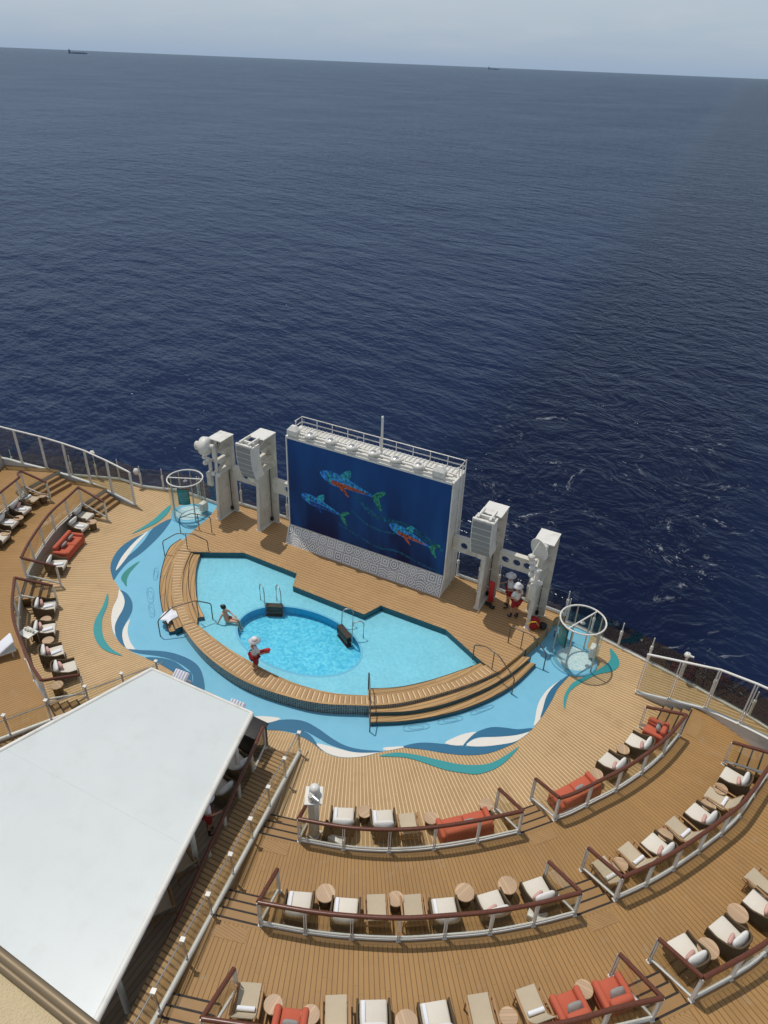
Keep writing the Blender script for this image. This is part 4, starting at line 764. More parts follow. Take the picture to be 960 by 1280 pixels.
gr.cyl((4.04, .9, 6.1), (4.04, .9, 6.58), .02, n=6); gr.cyl((-3.9, .97, 6.1), (-3.9, .97, 6.58), .02, n=6); part(gr, 'guard_rail', M['white_paint'], t)
for i in range(6):
    x = -2.85 + i * 1.05; mb = MB(); mb.lathe((x, .5, 6.36), [(0, .10), (.19, .09), (.24, .02), (.24, -.05), (.16, -.08), (0, -.08)], 16)
    for s in (-1, 1): mb.box((x + s * .23, .62, 6.30), (.03, .30, .16))
    mb.box((x, .75, 6.26), (.5, .05, .06)); o = part(mb, 'spotlight', M['white_paint'], t)
    mb = MB(); mb.lathe((x, .5, 6.462), [(0, 0), (.13, .0), (.14, -.01)], 14); part(mb, 'lens', M['steel'], o)
for s, x in ((-1, -3.7), (1, 3.35)):
    mb = MB(); mb.box((x, .5, 6.32), (.5, .35, .22)); mb.add([(x - .25, .32, 6.43), (x + .25, .32, 6.43), (x + .1, .45, 6.62), (x - .1, .45, 6.62), (x - .25, .68, 6.43), (x + .25, .68, 6.43), (x + .1, .58, 6.62), (x - .1, .58, 6.62)], [(0, 1, 2, 3), (4, 7, 6, 5), (0, 3, 7, 4), (1, 5, 6, 2), (3, 2, 6, 7)]); part(mb, 'equipment_box', M['white_paint'], t)
mb = MB(); mb.cyl((.45, .95, 6.1), (.45, .95, 7.85), .06, .05, 10); mb.lathe((.45, .95, 7.85), [(.055, 0), (.05, .06), (0, .08)], 10); part(mb, 'antenna_mast', M['white_paint'], t)
lad = MB()
for s in (-.2, .2): lad.cyl((4.1, 1.25 + s, .5), (4.1, 1.25 + s, 6.7), .02, n=6)
for i in range(18): lad.cyl((4.1, 1.05, .8 + i * .32), (4.1, 1.45, .8 + i * .32), .014, n=6)
part(lad, 'ladder', M['white_paint'], t)
# ------------------------------------------------------------------ equipment columns
def column(x, y0, top, w, label):
    t = thing('steel_column', label, 'column', (x, y0 + .5, .5))
    yb = y0 + 1.1; sh = .32                           # the front edge leans back towards the top
    mb = MB(); th = .05
    zt = top; zm = top - 1.75
    f = lambda z: y0 + sh * max(0, (z - .5)) / (top - .5)
    vs = []
    for s in (-th / 2, th / 2): vs += [(x + s, f(.5), .5), (x + s, yb, .5), (x + s, yb, zm), (x + s, f(zm), zm)]
    mb.add(vs, [(0, 1, 2, 3), (7, 6, 5, 4), (0, 4, 5, 1), (1, 5, 6, 2), (2, 6, 7, 3), (3, 7, 4, 0)]); part(mb, 'web_plate', M['column_paint'], t)
    mb = MB(); mb.box((x, yb + .03, (.5 + zt) / 2), (w, .06, zt - .5)); part(mb, 'rear_flange', M['column_paint'], t)
    mb = MB(); vs = [(x + s, f(z) + d, z) for z in (.5, zt) for s in (-.08, .08) for d in (-.04, .0)]
    mb.add(vs, [(0, 1, 3, 2), (4, 6, 7, 5), (0, 4, 5, 1), (2, 3, 7, 6), (0, 2, 6, 4), (1, 5, 7, 3)]); part(mb, 'front_flange', M['column_paint'], t)
    mb = MB(); mb.box((x, (f(zt) + yb) / 2 + .0, zt + .02), (w + .02, yb - f(zt) + .2, .05)); part(mb, 'top_plate', M['white_paint'], t)
    br = MB(); n_ = 3; dz = (zt - zm) / n_
    for i in range(n_):
        za, zb = zm + i * dz, zm + (i + 1) * dz
        a, b = Vector((x, f(za) + .02, za + .03)), Vector((x, yb - .02, zb - .03))
        if i % 2: a, b = Vector((x, yb - .02, za + .03)), Vector((x, f(zb) + .02, zb - .03))
        d = (b - a).normalized(); rot = Matrix((Vector((1, 0, 0)), d, Vector((1, 0, 0)).cross(d))).transposed()
        br.box((a + b) / 2, (.16, (b - a).length, .07), rot=rot); br.box((x, (f(za) + yb) / 2, za), (w * .62, yb - f(za), .035))
    part(br, 'lattice_brace', M['column_paint'], t)
    rb = MB()
    for z in (1.25, 2.2): rb.box((x + .12, yb - .35, z), (.2, .03, .03))
    rb.cyl((x + .1, yb - .12, .55), (x + .1, yb - .12, zm), .018, n=6, mat=1); rb.box((x + .1, yb - .14, .72), (.12, .1, .16), 1); part(rb, 'cable_run', [M['column_paint'], M['black']], t)
    ft = MB(); ft.box((x, (y0 + yb) / 2, .515), (.3, yb - y0 + .1, .03)); ft.box((x, yb + .03, .513), (w + .06, .16, .026)); part(ft, 'foot_plate', M['white_paint'], t)
    lt = MB()
    for s in (-.14, .16): lt.lathe((x + s, f(zm) - .08, zm - .1), [(.03, .2), (.1, .17), (.12, .05), (.1, 0), (0, 0)], 12); lt.box((x + s, f(zm) + .02, zm + .02), (.05, .2, .05))
    part(lt, 'floodlight', M['white_paint'], t)
    return t
column(-8.1, .02, 4.82, .78, 'leftmost white steel column carrying the hooded dish, beside the left shower')
column(-5.78, .22, 5.45, .86, 'tall white steel column with a loudspeaker, between the left dish column and the video wall')
column(5.75, .12, 5.15, .86, 'white steel column with a loudspeaker just right of the video wall')
column(8.05, -.02, 4.68, .78, 'rightmost white steel column with the round dish, beside the right shower')
def beam(x0, x1, holes, label):
    t = thing('cross_beam', label, 'beam', ((x0 + x1) / 2, 1.02, 2.9)); z0, z1 = 2.58, 3.22; c = (z0 + z1) / 2
    front = [(x0, z0), (x1, z0), (x1, z1), (x0, z1)]
    hs = [[(h + .17 * math.cos(2 * PI * i / 18), c + .17 * math.sin(2 * PI * i / 18)) for i in range(18)] for h in holes]
    mb = MB(); mb.prism(front, 0, .1, 0, 0, hs, True); mb.v = [(a, .98 - b, z_) for a, z_, b in mb.v]
    mb.box(((x0 + x1) / 2, 1.0, z1 + .01), (x1 - x0, .26, .03)); mb.box(((x0 + x1) / 2, 1.0, z0 - .01), (x1 - x0, .26, .03)); part(mb, 'beam_plate', M['column_paint'], t)
beam(-7.68, -6.25, [-6.95], 'white cross beam linking the two left columns'); beam(-5.3, -4.08, [-4.45], 'white cross beam with one round hole left of the video wall')
beam(4.08, 5.28, [4.6], 'white cross beam with one round hole right of the video wall'); beam(6.2, 7.62, [6.45, 6.95, 7.4], 'white cross beam with three round holes between the right columns')
def speaker(x, z, label):
    t = thing('line_array_speaker', label, 'loudspeaker', (x, -.2, z), 0, 'grey line array loudspeakers on the columns')
    n_ = 6; h = 1.72 / n_; y = -.46; fr = MB(); gr = MB(); a = math.radians(-3); zz = z + .86
    for i in range(n_):
        a2 = math.radians(-4 + i * 5.0); c = Vector((x, y, zz)); d = Vector((0, math.sin(a2), -math.cos(a2))); out = Vector((0, -math.cos(a2), -math.sin(a2)))
        p0, p1 = c, c + d * h; bk = .62
        vs = [Vector((x + s * .43, p.y, p.z)) + Vector((0, q, 0)) for p in (p0, p1) for s in (-1, 1) for q in (0, bk)]
        fr.add(vs, [(0, 1, 3, 2), (4, 6, 7, 5), (0, 4, 5, 1), (2, 3, 7, 6), (0, 2, 6, 4), (1, 5, 7, 3)])
        e = [Vector((x + s * .39, p.y, p.z)) + out * .012 for p in (p0 + d * .02, p1 - d * .02) for s in (-1, 1)]
        gr.add(e, [(0, 1, 3, 2)]); y, zz = p1.y, p1.z
    part(fr, 'cabinet', M['white_paint'], t); part(gr, 'grille', M['grille'], t)
    mb = MB(); mb.box((x, -.12, z + .95), (.7, .1, .12)); mb.box((x - .25, .0, z + .98), (.08, .8, .14)); mb.box((x + .25, .0, z + .98), (.08, .8, .14)); mb.box((x, -.42, z + .93), (.86, .12, .06)); part(mb, 'flying_frame', M['white_paint'], t)
    mb = MB(); mb.box((x, .1, z - .95), (.34, .3, .5), rot=Matrix.Rotation(.4, 3, 'X')); mb.cyl((x - .1, .0, z - .7), (x - .1, .25, z - .5), .06); part(mb, 'lower_bracket', M['white_paint'], t)
speaker(-5.80, 4.55, 'grey line array loudspeaker hung left of the video wall'); speaker(5.70, 4.38, 'grey line array loudspeaker hung right of the video wall')
def dish(x, y, z, az, label, hood):
    t = thing('dish_antenna', label, 'dish', (x, y, z)); d = Vector((math.cos(az), math.sin(az), -.08)).normalized()
    u = Vector((0, 0, 1)).cross(d).normalized(); w = d.cross(u); Mx = Matrix((u, w, d)).transposed()
    mb = MB()
    if hood: mb.lathe((x, y, z), [(0, -.12), (.36, -.1), (.44, 0), (.44, .28), (.40, .28), (.38, .02), (0, -.06)], 22, M=Mx)
    else: mb.lathe((x, y, z), [(0, -.12), (.25, -.1), (.45, .0), (.47, .03), (.45, .04), (.25, -.05), (0, -.07)], 22, M=Mx)
    part(mb, 'reflector', M['white_paint'], t)
    c = Vector((x, y, z)); mb = MB()
    if hood: mb.lathe(c + d * .28, [(.34, 0), (.2, .22), (.2, .34), (.12, .36), (0, .36)], 14, M=Mx); mb.box(c + d * .5 + Vector((0, 0, -.14)), (.3, .2, .16))
    else: mb.cyl(c + w * .42, c + d * .42 - w * .1, .02); mb.lathe(c + d * .35 - w * .2, [(0, -.08), (.12, -.06), (.15, .1), (0, .14)], 12, M=Mx); mb.box(c + d * .28 - w * .45, (.28, .22, .2))
    part(mb, 'feed_horn', M['white_paint'], t)
    mb = MB(); mb.cyl(c - d * .1, c - d * .35, .12); mb.box(c - d * .3 + Vector((0, 0, -.35)), (.14, .14, .6)); part(mb, 'mount', M['white_paint'], t)
dish(-8.35, .05, 4.55, math.radians(190), 'white hooded dish pointing left from the leftmost column', True)
dish(7.98, -.05, 4.55, math.radians(-120), 'round white dish facing the pool on the rightmost column', False)
for x, lab in ((-8.5, 'pair of small white lamps and a box on the left side of the leftmost column'), (8.1, 'cluster of small white lamps and cameras below the round dish')):
    t = thing('lamp_cluster', lab, 'lamps', (x, .1, 3.3)); mb = MB()
    yy = .25 if x < 0 else -.25
    mb.box((x, yy, 3.2), (.12, .12, .9)); mb.box((x - .1, yy, 3.72), (.5, .08, .08)); part(mb, 'bracket', M['white_paint'], t)
    for i, (dx, dz) in enumerate(((-.22, .62), (-.02, .52), (-.2, .3))): mb = MB(); mb.lathe((x + dx, yy - .1, 3.2 + dz), [(0, .13), (.09, .11), (.13, 0), (.11, -.07), (0, -.08)], 12); part(mb, 'lamp', M['white_paint'], t)
    mb = MB(); mb.rbox((x - .05, yy - .05, 2.65), (.28, .2, .75), .03); part(mb, 'control_box', M['column_paint'], t)
# ------------------------------------------------------------------ glass showers
def shower(x, y, label, sx):
    t = thing('glass_shower', label, 'shower', (x, y, 0), 0, 'round glass showers'); R0 = .88; zt = 2.15
    pt = lambda a, r=R0: (x + r * math.cos(a), y + r * math.sin(a))
    mb = MB(); mb.tube([(*pt(2 * PI * i / 40), zt) for i in range(40)], .035, 8, closed=True); a = math.radians(25 if sx < 0 else 65); mb.cyl((*pt(a), zt), (*pt(a + PI), zt), .03); mb.cyl((x, y, zt), (x, y, zt - .12), .03); mb.lathe((x, y, zt - .16), [(.03, .04), (.12, 0), (0, -.01)], 12); part(mb, 'top_ring', M['white_paint'], t)
    for i in range(5):
        a = math.radians(-100 + i * 72); mb = MB(); mb.cyl((*pt(a), .02), (*pt(a), zt), .032, n=8); part(mb, 'post', M['steel'], t)
    mb = MB(); mb.lathe((x, y, 0), [(0, .085), (.80, .085), (.93, .08), (.95, .012), (.95, .01)], 40); part(mb, 'floor_tray', M['blue'], t)
    mb = MB(); mb.lathe((x, y, 0), [(0, .10), (.62, .10), (.68, .088)], 36); part(mb, 'pebble_mat', M['mat'], t)
    ga = MB(); a0, a1 = math.radians(-230), math.radians(70); n_ = 30; a0, a1 = (a0, a1) if sx > 0 else (math.radians(-190), math.radians(110))
    ga.wall([pt(a0 + (a1 - a0) * i / n_, R0 - .005) for i in range(n_ + 1)], .12, zt - .05); part(ga, 'glass_wall', M['shower_glass'], t)
    # notice panel: a curved panel on the inside of the glass
    ac = math.radians(225 if sx > 0 else 302); pn = MB(); n_ = 8; w = .36
    L = [pt(ac + (i / n_ - .5) * 2 * w, R0 - .06) for i in range(n_ + 1)]
    pn.wall(L, 1.08, 2.02, 0, .02); o = part(pn, 'notice_frame', M['dark_steel'], t)
    c = pt(ac, R0 - .02); 
    pn = MB(); L = [pt(ac + (i / n_ - .5) * 2 * (w - .05), R0 - .085) for i in range(n_ + 1)]; pn.wall(L, 1.14, 1.96, 0); L = [pt(ac + (i / n_ - .5) * 2 * (w - .05), R0 - .035) for i in range(n_ + 1)]; pn.wall(L, 1.14, 1.96, 0); part(pn, 'notice', M['teal'], o)
    tx = MB()
    for r in (R0 - .089, R0 - .031):
        for k_ in range(6):
            ww = (w - .1) * (.95 if k_ % 3 else .6); L = [pt(ac + (i / n_ - .5) * 2 * ww, r) for i in range(n_ + 1)]; tx.wall(L, 1.25 + k_ * .1, 1.28 + k_ * .1, 0)
    part(tx, 'notice_lines', M['notice_ink'], o)
    mb = MB(); q = pt(math.radians(60), R0 + .35); q2 = pt(math.radians(35), R0 - .12); mb.rbox((q2[0], q2[1], .45), (.30, .42, .5), .05); part(mb, 'bench_block', M['white_paint'], t)
    mb = MB(); q3 = pt(math.radians(75), R0 - .1); mb.cyl((*q3, .1), (*q3, 1.9), .03); mb.cyl((*q3, 1.05), (q3[0], q3[1] - .12, 1.05), .04); part(mb, 'shower_pipe', M['steel'], t)
M['mat'] = poolcells('pale_pebble_mat', (.42, .60, .62), (.62, .72, .72), .07, 0)
M['notice_ink'] = plain('pale_notice_ink', (.20, .42, .45), .5)
shower(10.19, -.3, 'round glass shower with teal notice at the right end of the pool', 1)
shower(-10.25, .22, 'round glass shower with teal notice at the left end of the pool', -1)
# ------------------------------------------------------------------ pool handrails and ladders
hl = ['bronze handrail nearest the left shower at the pool platform edge', 'bronze handrail at the upper end of the left pool steps', 'bronze handrail with a towel below it at the lower end of the left pool steps', 'bronze handrail between pool corner and right pool steps', 'bronze handrail nearest the right shower at the platform edge']
def handrail(pts, midp, label):
    t = thing('pool_handrail', label, 'handrail', (pts[0][0], pts[0][1], 0), 0, 'bronze handrails over the pool steps')
    q = [Vector(p) for p in pts]; L = [q[0]]
    for i in range(1, len(q) - 1):
        r = .07; L += [q[i].lerp(q[i - 1], min(.3, r / (q[i] - q[i - 1]).length)), q[i].lerp(q[i + 1], min(.3, r / (q[i + 1] - q[i]).length))]
    L.append(q[-1]); mb = MB(); n_ = 8; mb.tube([tuple(p) for p in L], .024, n_); part(mb, 'rail', M['dark_steel'], t)
    mb = MB(); mb.cyl(midp[0], midp[1], .02, n=8); part(mb, 'post', M['dark_steel'], t)
for pts, mp, lab in zip(D['hrails'], D['hmids'], hl):
    p = [list(v) for v in pts]; a, b = Vector(p[0][:2]), Vector(p[-1][:2])
    for v in p:           # keep every bend in the rail's own upright plane
        s_ = (Vector(v[:2]) - a).dot(b - a) / (b - a).length_squared; w = a.lerp(b, min(max(s_, 0), 1)); v[0], v[1] = w.x, w.y
    m_ = [list(v) for v in mp]; s_ = (Vector(m_[0][:2]) - a).dot(b - a) / (b - a).length_squared; w = a.lerp(b, s_)
    p[1][:2] = p[0][:2]; p[-2][:2] = p[-1][:2] if (Vector(p[-2][:2]) - b).length < .3 else p[-2][:2]
    handrail(p, [(w.x, w.y, m_[0][2]), (w.x, w.y, min(1.36, m_[1][2]))], lab)
sr = Vector(D['step_r2'][0]); inn = Vector(D['seat_r1'][0]); dd = (inn - sr).normalized(); q = sr - dd * .25; e = inn + dd * .12
handrail([(q.x, q.y, 0), (q.x, q.y, .85), tuple((q + dd * .75)) + (1.36,), tuple((q + dd * 1.5)) + (1.4,), (e.x, e.y, 1.1), (e.x, e.y, .2)], [tuple(q + dd * 1.05) + (.5,), tuple(q + dd * 1.05) + (1.37,)], 'bronze handrail at the front end of the right pool steps')
def ladder(a, b, label):
    a, b = Vector(a), Vector(b); c = (a + b) / 2; inw = Vector((0, -5.02, 0)) - Vector((c.x, c.y, 0)); inw.z = 0; inw.normalize()
    t = thing('pool_ladder', label, 'ladder', (c.x, c.y, .2), 0, 'steel ladders of the oval pool')
    for p in (a, b):
        mb = MB(); mb.tube([tuple(p - inw * .40) [:2] + (.2,), tuple(p - inw * .42)[:2] + (.95,), tuple(p - inw * .32)[:2] + (1.12,), tuple(p - inw * .05)[:2] + (1.12,), tuple(p + inw * .05)[:2] + (.95,), tuple(p + inw * .08)[:2] + (-.6,)], .024, 8); part(mb, 'rail', M['steel'], t)
    ang = math.atan2((b - a).y, (b - a).x)
    for z in (.30, .05, -.2):
        mb = MB(); m_ = c + inw * .16; mb.box((m_.x, m_.y, z), ((b - a).length, .26, .05), 0, ang); part(mb, 'tread', M['treadbrown'], t)
    mb = MB(); m_ = c + inw * .26; mb.box((m_.x, m_.y, .12), ((b - a).length - .04, .03, .4), 0, ang); part(mb, 'tread_panel', M['treadbrown'], t)
ladder(*D['ladders'][0], 'steel ladder with brown treads at the far edge of the oval pool')
ladder(*D['ladders'][1], 'steel ladder with brown treads at the right edge of the oval pool')
# ------------------------------------------------------------------ furniture prototypes (front = +Y, origin on the floor)
def RX(a): return Matrix.Rotation(a, 3, 'X')
def proto_arm(acc, seed):
    t = thing('armchair', 'x', 'armchair'); rnd = random.Random(seed)
    # woven shell: arms sweeping round a curved back
    P = [(-.37, .40), (-.38, .05), (-.37, -.22), (-.28, -.38), (-.12, -.43), (.12, -.43), (.28, -.38), (.37, -.22), (.38, .05), (.37, .40)]
    L = resample(smooth(P, 4), 28); n_ = len(L)
    top = [.50 + .20 * max(0., min(1., (-(p[1]) + .12) / .45)) for p in L]
    mb = MB(); mb.wall(L, [.20] * n_, top, 0, .045); mb.box((0, -.02, .235), (.72, .80, .07)); part(mb, 'woven_shell', M['rope'], t)
    mb = MB(); mb.tube([(p[0], p[1], z) for p, z in zip(L, top)], .028, 6); part(mb, 'rim', M['sling'] if False else M['rope'], t)
    mb = MB(); mb.rbox((0, .06, .345), (.66, .72, .17), .05); part(mb, 'seat_cushion', M['cushion'], t)
    mb = MB(); mb.pillow((0, -.285, .60), (.62, .40, .16), rot=RX(math.radians(70)), e=.42); part(mb, 'back_pillow', M['pillow'], t)
    if acc:
        mb = MB(); mb.pillow((-.09 + rnd.uniform(-.05, .05), -.13, .53), (.37, .25, .13), rot=Matrix.Rotation(rnd.uniform(-.2, .35), 3, 'Z') @ RX(math.radians(70)), e=.5, n=8); part(mb, 'accent_pillow', M['pink'], t)
    for sx in (-1, 1):
        for sy in (-1, 1): mb = MB(); mb.cyl((sx * .31, sy * .30, .0), (sx * .31, sy * .30, .22), .016, .024, 8); part(mb, 'leg', M['dark_steel'], t)
    return t
def proto_sling():
    t = thing('sling_chair', 'x', 'sling chair')
    prof = [(.46, .40), (.25, .375), (.0, .355), (-.17, .37), (-.28, .50), (-.40, .72), (-.47, .86)]
    L = smooth(prof, 4)
    mb = MB(); w = .25
    for th in (0.,): 
        vs = [(s * w, y, z + d) for d in (0, .04) for s in (-1, 1) for y, z in L]; k = len(L)
        fs = []
        for i in range(k - 1): fs += [(i, i + 1, k + i + 1, k + i), (2 * k + i, 3 * k + i, 3 * k + i + 1, 2 * k + i + 1), (i, 2 * k + i, 2 * k + i + 1, i + 1), (k + i, k + i + 1, 3 * k + i + 1, 3 * k + i)]
        fs += [(0, k, 3 * k, 2 * k), (k - 1, 3 * k - 1, 4 * k - 1, 2 * k - 1)[::1]]
        fs[-1] = (k - 1, 3 * k - 1, 4 * k - 1, 2 * k - 1); mb.add(vs, fs[:-1] + [(k - 1, 2 * k - 1, 4 * k - 1, 3 * k - 1)], 0, False)
    part(mb, 'sling_seat', M['sling'], t)
    for s in (-1, 1):
        mb = MB(); mb.tube([(s * .285, y, z - .01) for y, z in L[::2]], 0, sect=[(.018, -.03), (.018, .03), (-.018, .03), (-.018, -.03)]); part(mb, 'side_rail', M['teak'], t)
        mb = MB(); mb.rbox((s * .325, .02, .56), (.055, .72, .028), .012); part(mb, 'armrest', M['teak'], t)
        for y, z in ((.34, .55), (-.30, .55)): mb = MB(); mb.cyl((s * .315, y, 0), (s * .315, y - .03, z), .022, .018, 8); part(mb, 'leg', M['teak'], t)
    mb = MB(); mb.box((0, .34, .30), (.60, .03, .05)); mb.box((0, -.30, .30), (.60, .03, .05)); part(mb, 'cross_bar', M['teak'], t)
    return t
def proto_table(r, h):
    t = thing('side_table', 'x', 'side table')
    mb = MB(); mb.lathe((0, 0, 0), [(0, h), (r - .012, h), (r, h - .012), (r, h - .035), (r - .02, h - .045), (0, h - .045)], 28, smooth=False); part(mb, 'table_top', M['tabletop_l'], t)
    k = r * .74
    mb = MB(); mb.lathe((0, 0, 0), [(k * .8, 0), (k, .05), (k * 1.05, h * .5), (k * .92, h - .046)], 20); part(mb, 'drum_base', M['drum'], t)
    return t
M['tabletop_l'] = None
def ttop():
    m, nt = newmat('pale_wood_top'); x, y, z = nt.xyz(nt.obj()); p = nt.m('DIVIDE', x, .075); idn = nt.m('FLOOR', p)
    tone = nt.m('MULTIPLY_ADD', nt.white(idn), .3, .85); g = nt.m('MULTIPLY_ADD', nt.noise(nt.comb(nt.m('MULTIPLY', x, 8.), y), 5., 3), .3, .85)
    c = nt.scale((.50, .335, .20), nt.m('MULTIPLY', tone, g)); c = nt.mix(nt.m('LESS_THAN', nt.m('FRACT', p), .09), c, (.30, .18, .09)); finish(nt, pbsdf(nt, c, .5)); return m
M['tabletop_l'] = ttop()
def proto_sofa(w, kind, cush):
    t = thing('sofa' if kind else 'coral_armchair', 'x', 'sofa' if kind else 'armchair')
    mb = MB(); mb.rbox((0, -.02, .21), (w, .72, .22), .05); part(mb, 'base', M['coral'], t)
    k = 2 if kind else 1; sw = (w - .30) / k
    for i in range(k): mb = MB(); mb.rbox((-w / 2 + .15 + sw * (i + .5), .06, .37), (sw - .01, .54, .16), .05); part(mb, 'seat_cushion', M['coral'], t)
    for i in range(k): mb = MB(); mb.rbox((-w / 2 + .15 + sw * (i + .5), -.30, .55), (sw + .10, .19, .42), .07, rot=RX(math.radians(-9))); part(mb, 'back_cushion', M['coral'], t)
    for s in (-1, 1): mb = MB(); mb.rbox((s * (w / 2 - .08), .0, .42), (.17, .70, .30), .07); part(mb, 'arm', M['coral'], t)
    spots = {0: [], 1: [(w * .05, .0)], 2: [(-w * .22, 0), (w * .12, 0)]}[cush]
    for x, _ in spots: mb = MB(); mb.pillow((x, -.10, .56), (.40, .30, .14), rot=RX(math.radians(55)), e=.5, n=8); part(mb, 'grey_pillow', M['greyfab'], t)
    for sx in (-1, 1):
        for sy in (-1, 1): mb = MB(); mb.cyl((sx * (w / 2 + (.05 if not kind else -.06)), sy * .36, 0), (sx * (w / 2 - .06), sy * .30, .30 if not kind else .12), .016, .022, 8); part(mb, 'leg', M['teak'] if not kind else M['dark_steel'], t)
    return t
PROTO = {}
def get(key, fn):
    first = key not in PROTO
    if first: PROTO[key] = fn(); return PROTO[key]
    return copy_tree(PROTO[key])
GR = {'arm': 'woven armchairs with white cushions', 'sling': 'teak sling chairs with beige fabric', 'table': 'small round side tables', 'bigtable': 'large round side tables', 'sofa': 'coral sofas', 'coral': 'coral armchairs'}
rf = random.Random(11); towels = []
for kind, x, y, z, label, k in D['furn']:
    if kind == 'arm': o = get(('arm', bool(k.get('acc')), int(x * 10) % 2), lambda: proto_arm(k.get('acc'), int(x * 10) % 2))
    elif kind == 'sling': o = get('sling', proto_sling)
    elif kind == 'table': o = get('table', lambda: proto_table(.225, .46))
    elif kind == 'bigtable': o = get('big', lambda: proto_table(.27, .5))
    elif kind == 'sofa': o = get(('sofa', k.get('cush', 1)), lambda: proto_sofa(1.72, 1, k.get('cush', 1)))
    else: o = get('coral', lambda: proto_sofa(.80, 0, 1))
    tag(o, label, {'arm': 'armchair', 'sling': 'sling chair', 'table': 'side table', 'bigtable': 'side table', 'sofa': 'sofa', 'coral': 'armchair'}[kind], GR[kind])
    a = math.atan2(x, -y) + rf.uniform(-.06, .06)
    if kind in ('table', 'bigtable'): a = rf.uniform(0, 6.28)
    o.location = (x, y, z); o.rotation_euler = (0, 0, a)
    if kind == 'sofa' and k.get('cush', 1) == 1 and x > 10: o.rotation_euler[2] += .0
    if k.get('towel'): towels.append((k['towel'], x, y, z, a, label))
def towel_obj(kind):
    t = MB()
    if kind == 'roll':
        t.cyl((-.21, 0, 0), (.21, 0, 0), .055, n=12); t.cyl((-.212, 0, 0), (.212, 0, 0), .028, n=10)
    elif kind == 'left': t.rbox((0, 0, 0), (.10, .52, .05), .02)
    else: t.rbox((0, 0, 0), (.16, .40, .06), .025, rot=Matrix.Rotation(.2, 3, 'Z'))
    return t.build('towel', M['towel'])
TP = {}
for kind, x, y, z, a, label in towels:
    o = TP[kind].copy() if kind in TP else towel_obj(kind)
    if kind in TP: COL.objects.link(o)
    TP[kind] = o
    lx, ly, lz = {'roll': (0, -.10, .455), 'left': (-.24, .12, .455), 'seat': (.05, .14, .46)}[kind]
    c, s = math.cos(a), math.sin(a); o.location = (x + c * lx - s * ly, y + s * lx + c * ly, z + lz); o.rotation_euler = (0, 0, a)
    short = label.replace('white-cushioned woven ', '').replace('white woven ', '').replace('beige ', '').replace(' with a white towel', '').replace(' with towel', '')
    words = (('rolled' if kind == 'roll' else 'folded') + ' white towel on the ' + short).split()
    tag(o, ' '.join(words[:16]), 'towel', 'white towels on the seats')
# ------------------------------------------------------------------ loose things
def simple(name, mb, mats, label, cat, group=None): o = mb.build(name, mats); return tag(o, label, cat, group)
c = D['towels_floor'][0]; simple('storage_box', MB().rbox((c[0], c[1], .13), (.5, .3, .26), .03), M['white_paint'], 'low white box on the deck behind the leftmost armchair of the front centre row', 'box')
c = D['towels_floor'][1]; simple('storage_box', MB().rbox((c[0], c[1], RISE + .13), (.5, .34, .26), .03), M['white_paint'], 'low white box on the deck behind the last armchair of the middle centre row', 'box')
c = D['towel_step']; mb = MB()
g = 9; vs = []
for i in range(g):
    for j in range(g):
        u, v = i / (g - 1) - .5, j / (g - 1) - .5; zz = .36 + .05 * math.sin(u * 9 + v * 3) * math.cos(v * 7) + .03 * math.sin(v * 13 + 1); vs.append((c[0] + u * .55 + .05 * math.sin(v * 8), c[1] + v * .75 + .04 * math.sin(u * 9), max(zz, .342 if u > -.2 else .3)))
mb.add(vs, [(i * g + j, (i + 1) * g + j, (i + 1) * g + j + 1, i * g + j + 1) for i in range(g - 1) for j in range(g - 1)], 0, True)
ob = simple('towel', mb, M['towel'], 'crumpled white towel lying on the left pool steps under the bronze handrail', 'towel'); sol = ob.modifiers.new('t', 'SOLIDIFY'); sol.thickness = .02
mb = MB(); mb.rbox((c[0] + .12, c[1] - .42, .365), (.22, .10, .05), .03); simple('sandals', mb, M['black'], 'dark sandals on the left pool steps next to the crumpled white towel', 'sandals')
# camera pedestal in the front centre row
px_, py_, _ = D['ped']; t = thing('camera_pedestal', 'white pedestal with camera heads at the left end of the front centre row', 'camera', (px_, py_, 0))
mb = MB(); mb.box((px_, py_, .9), (.22, .24, 1.8)); part(mb, 'pole', M['column_paint'], t)
mb = MB(); mb.box((px_, py_, .03), (.36, .36, .06)); part(mb, 'foot_plate', M['column_paint'], t)
mb = MB(); mb.box((px_ - .02, py_ + .06, 1.815), (.52, .62, .03), rz=.5); part(mb, 'top_plate', M['white_paint'], t)
mb = MB(); mb.lathe((px_ - .03, py_ + .12, 1.83), [(.15, 0), (.165, .10), (.145, .13), (.155, .16), (.155, .28), (.12, .34), (.06, .37), (0, .375)], 18); part(mb, 'camera_dome', M['white_paint'], t)
mb = MB(); mb.cyl((px_ + .05, py_ - .10, 2.0), (px_ + .28, py_ - .14, 1.98), .075, n=12); mb.cyl((px_, py_ - .1, 1.83), (px_, py_ - .1, 2.05), .1, n=12); part(mb, 'side_camera', M['steel'], t)
# folded dark stand beside the pedestal
t = thing('folded_stand', 'folded brown wooden stand between the camera pedestal and the first armchair', 'stand', (px_ + .4, py_ + .1, 0))
for s in (-1, 1):
    mb = MB(); mb.add([(px_ + .3, py_ + .05 + s * .14, 0), (px_ + .62, py_ + .2 + s * .14, 0), (px_ + .42, py_ + .1 + s * .02, .85), (px_ + .36, py_ + .1 + s * .02, .85)], [(0, 1, 2, 3)]); o = part(mb, 'leaf', M['rope'], t); m_ = o.modifiers.new('s', 'SOLIDIFY'); m_.thickness = .02
# service cart with boxes in the lower left row
t = thing('service_table', 'small white service table with cups beside the lower left armchairs', 'table', (-8.9, -11.2, 0)) if False else None
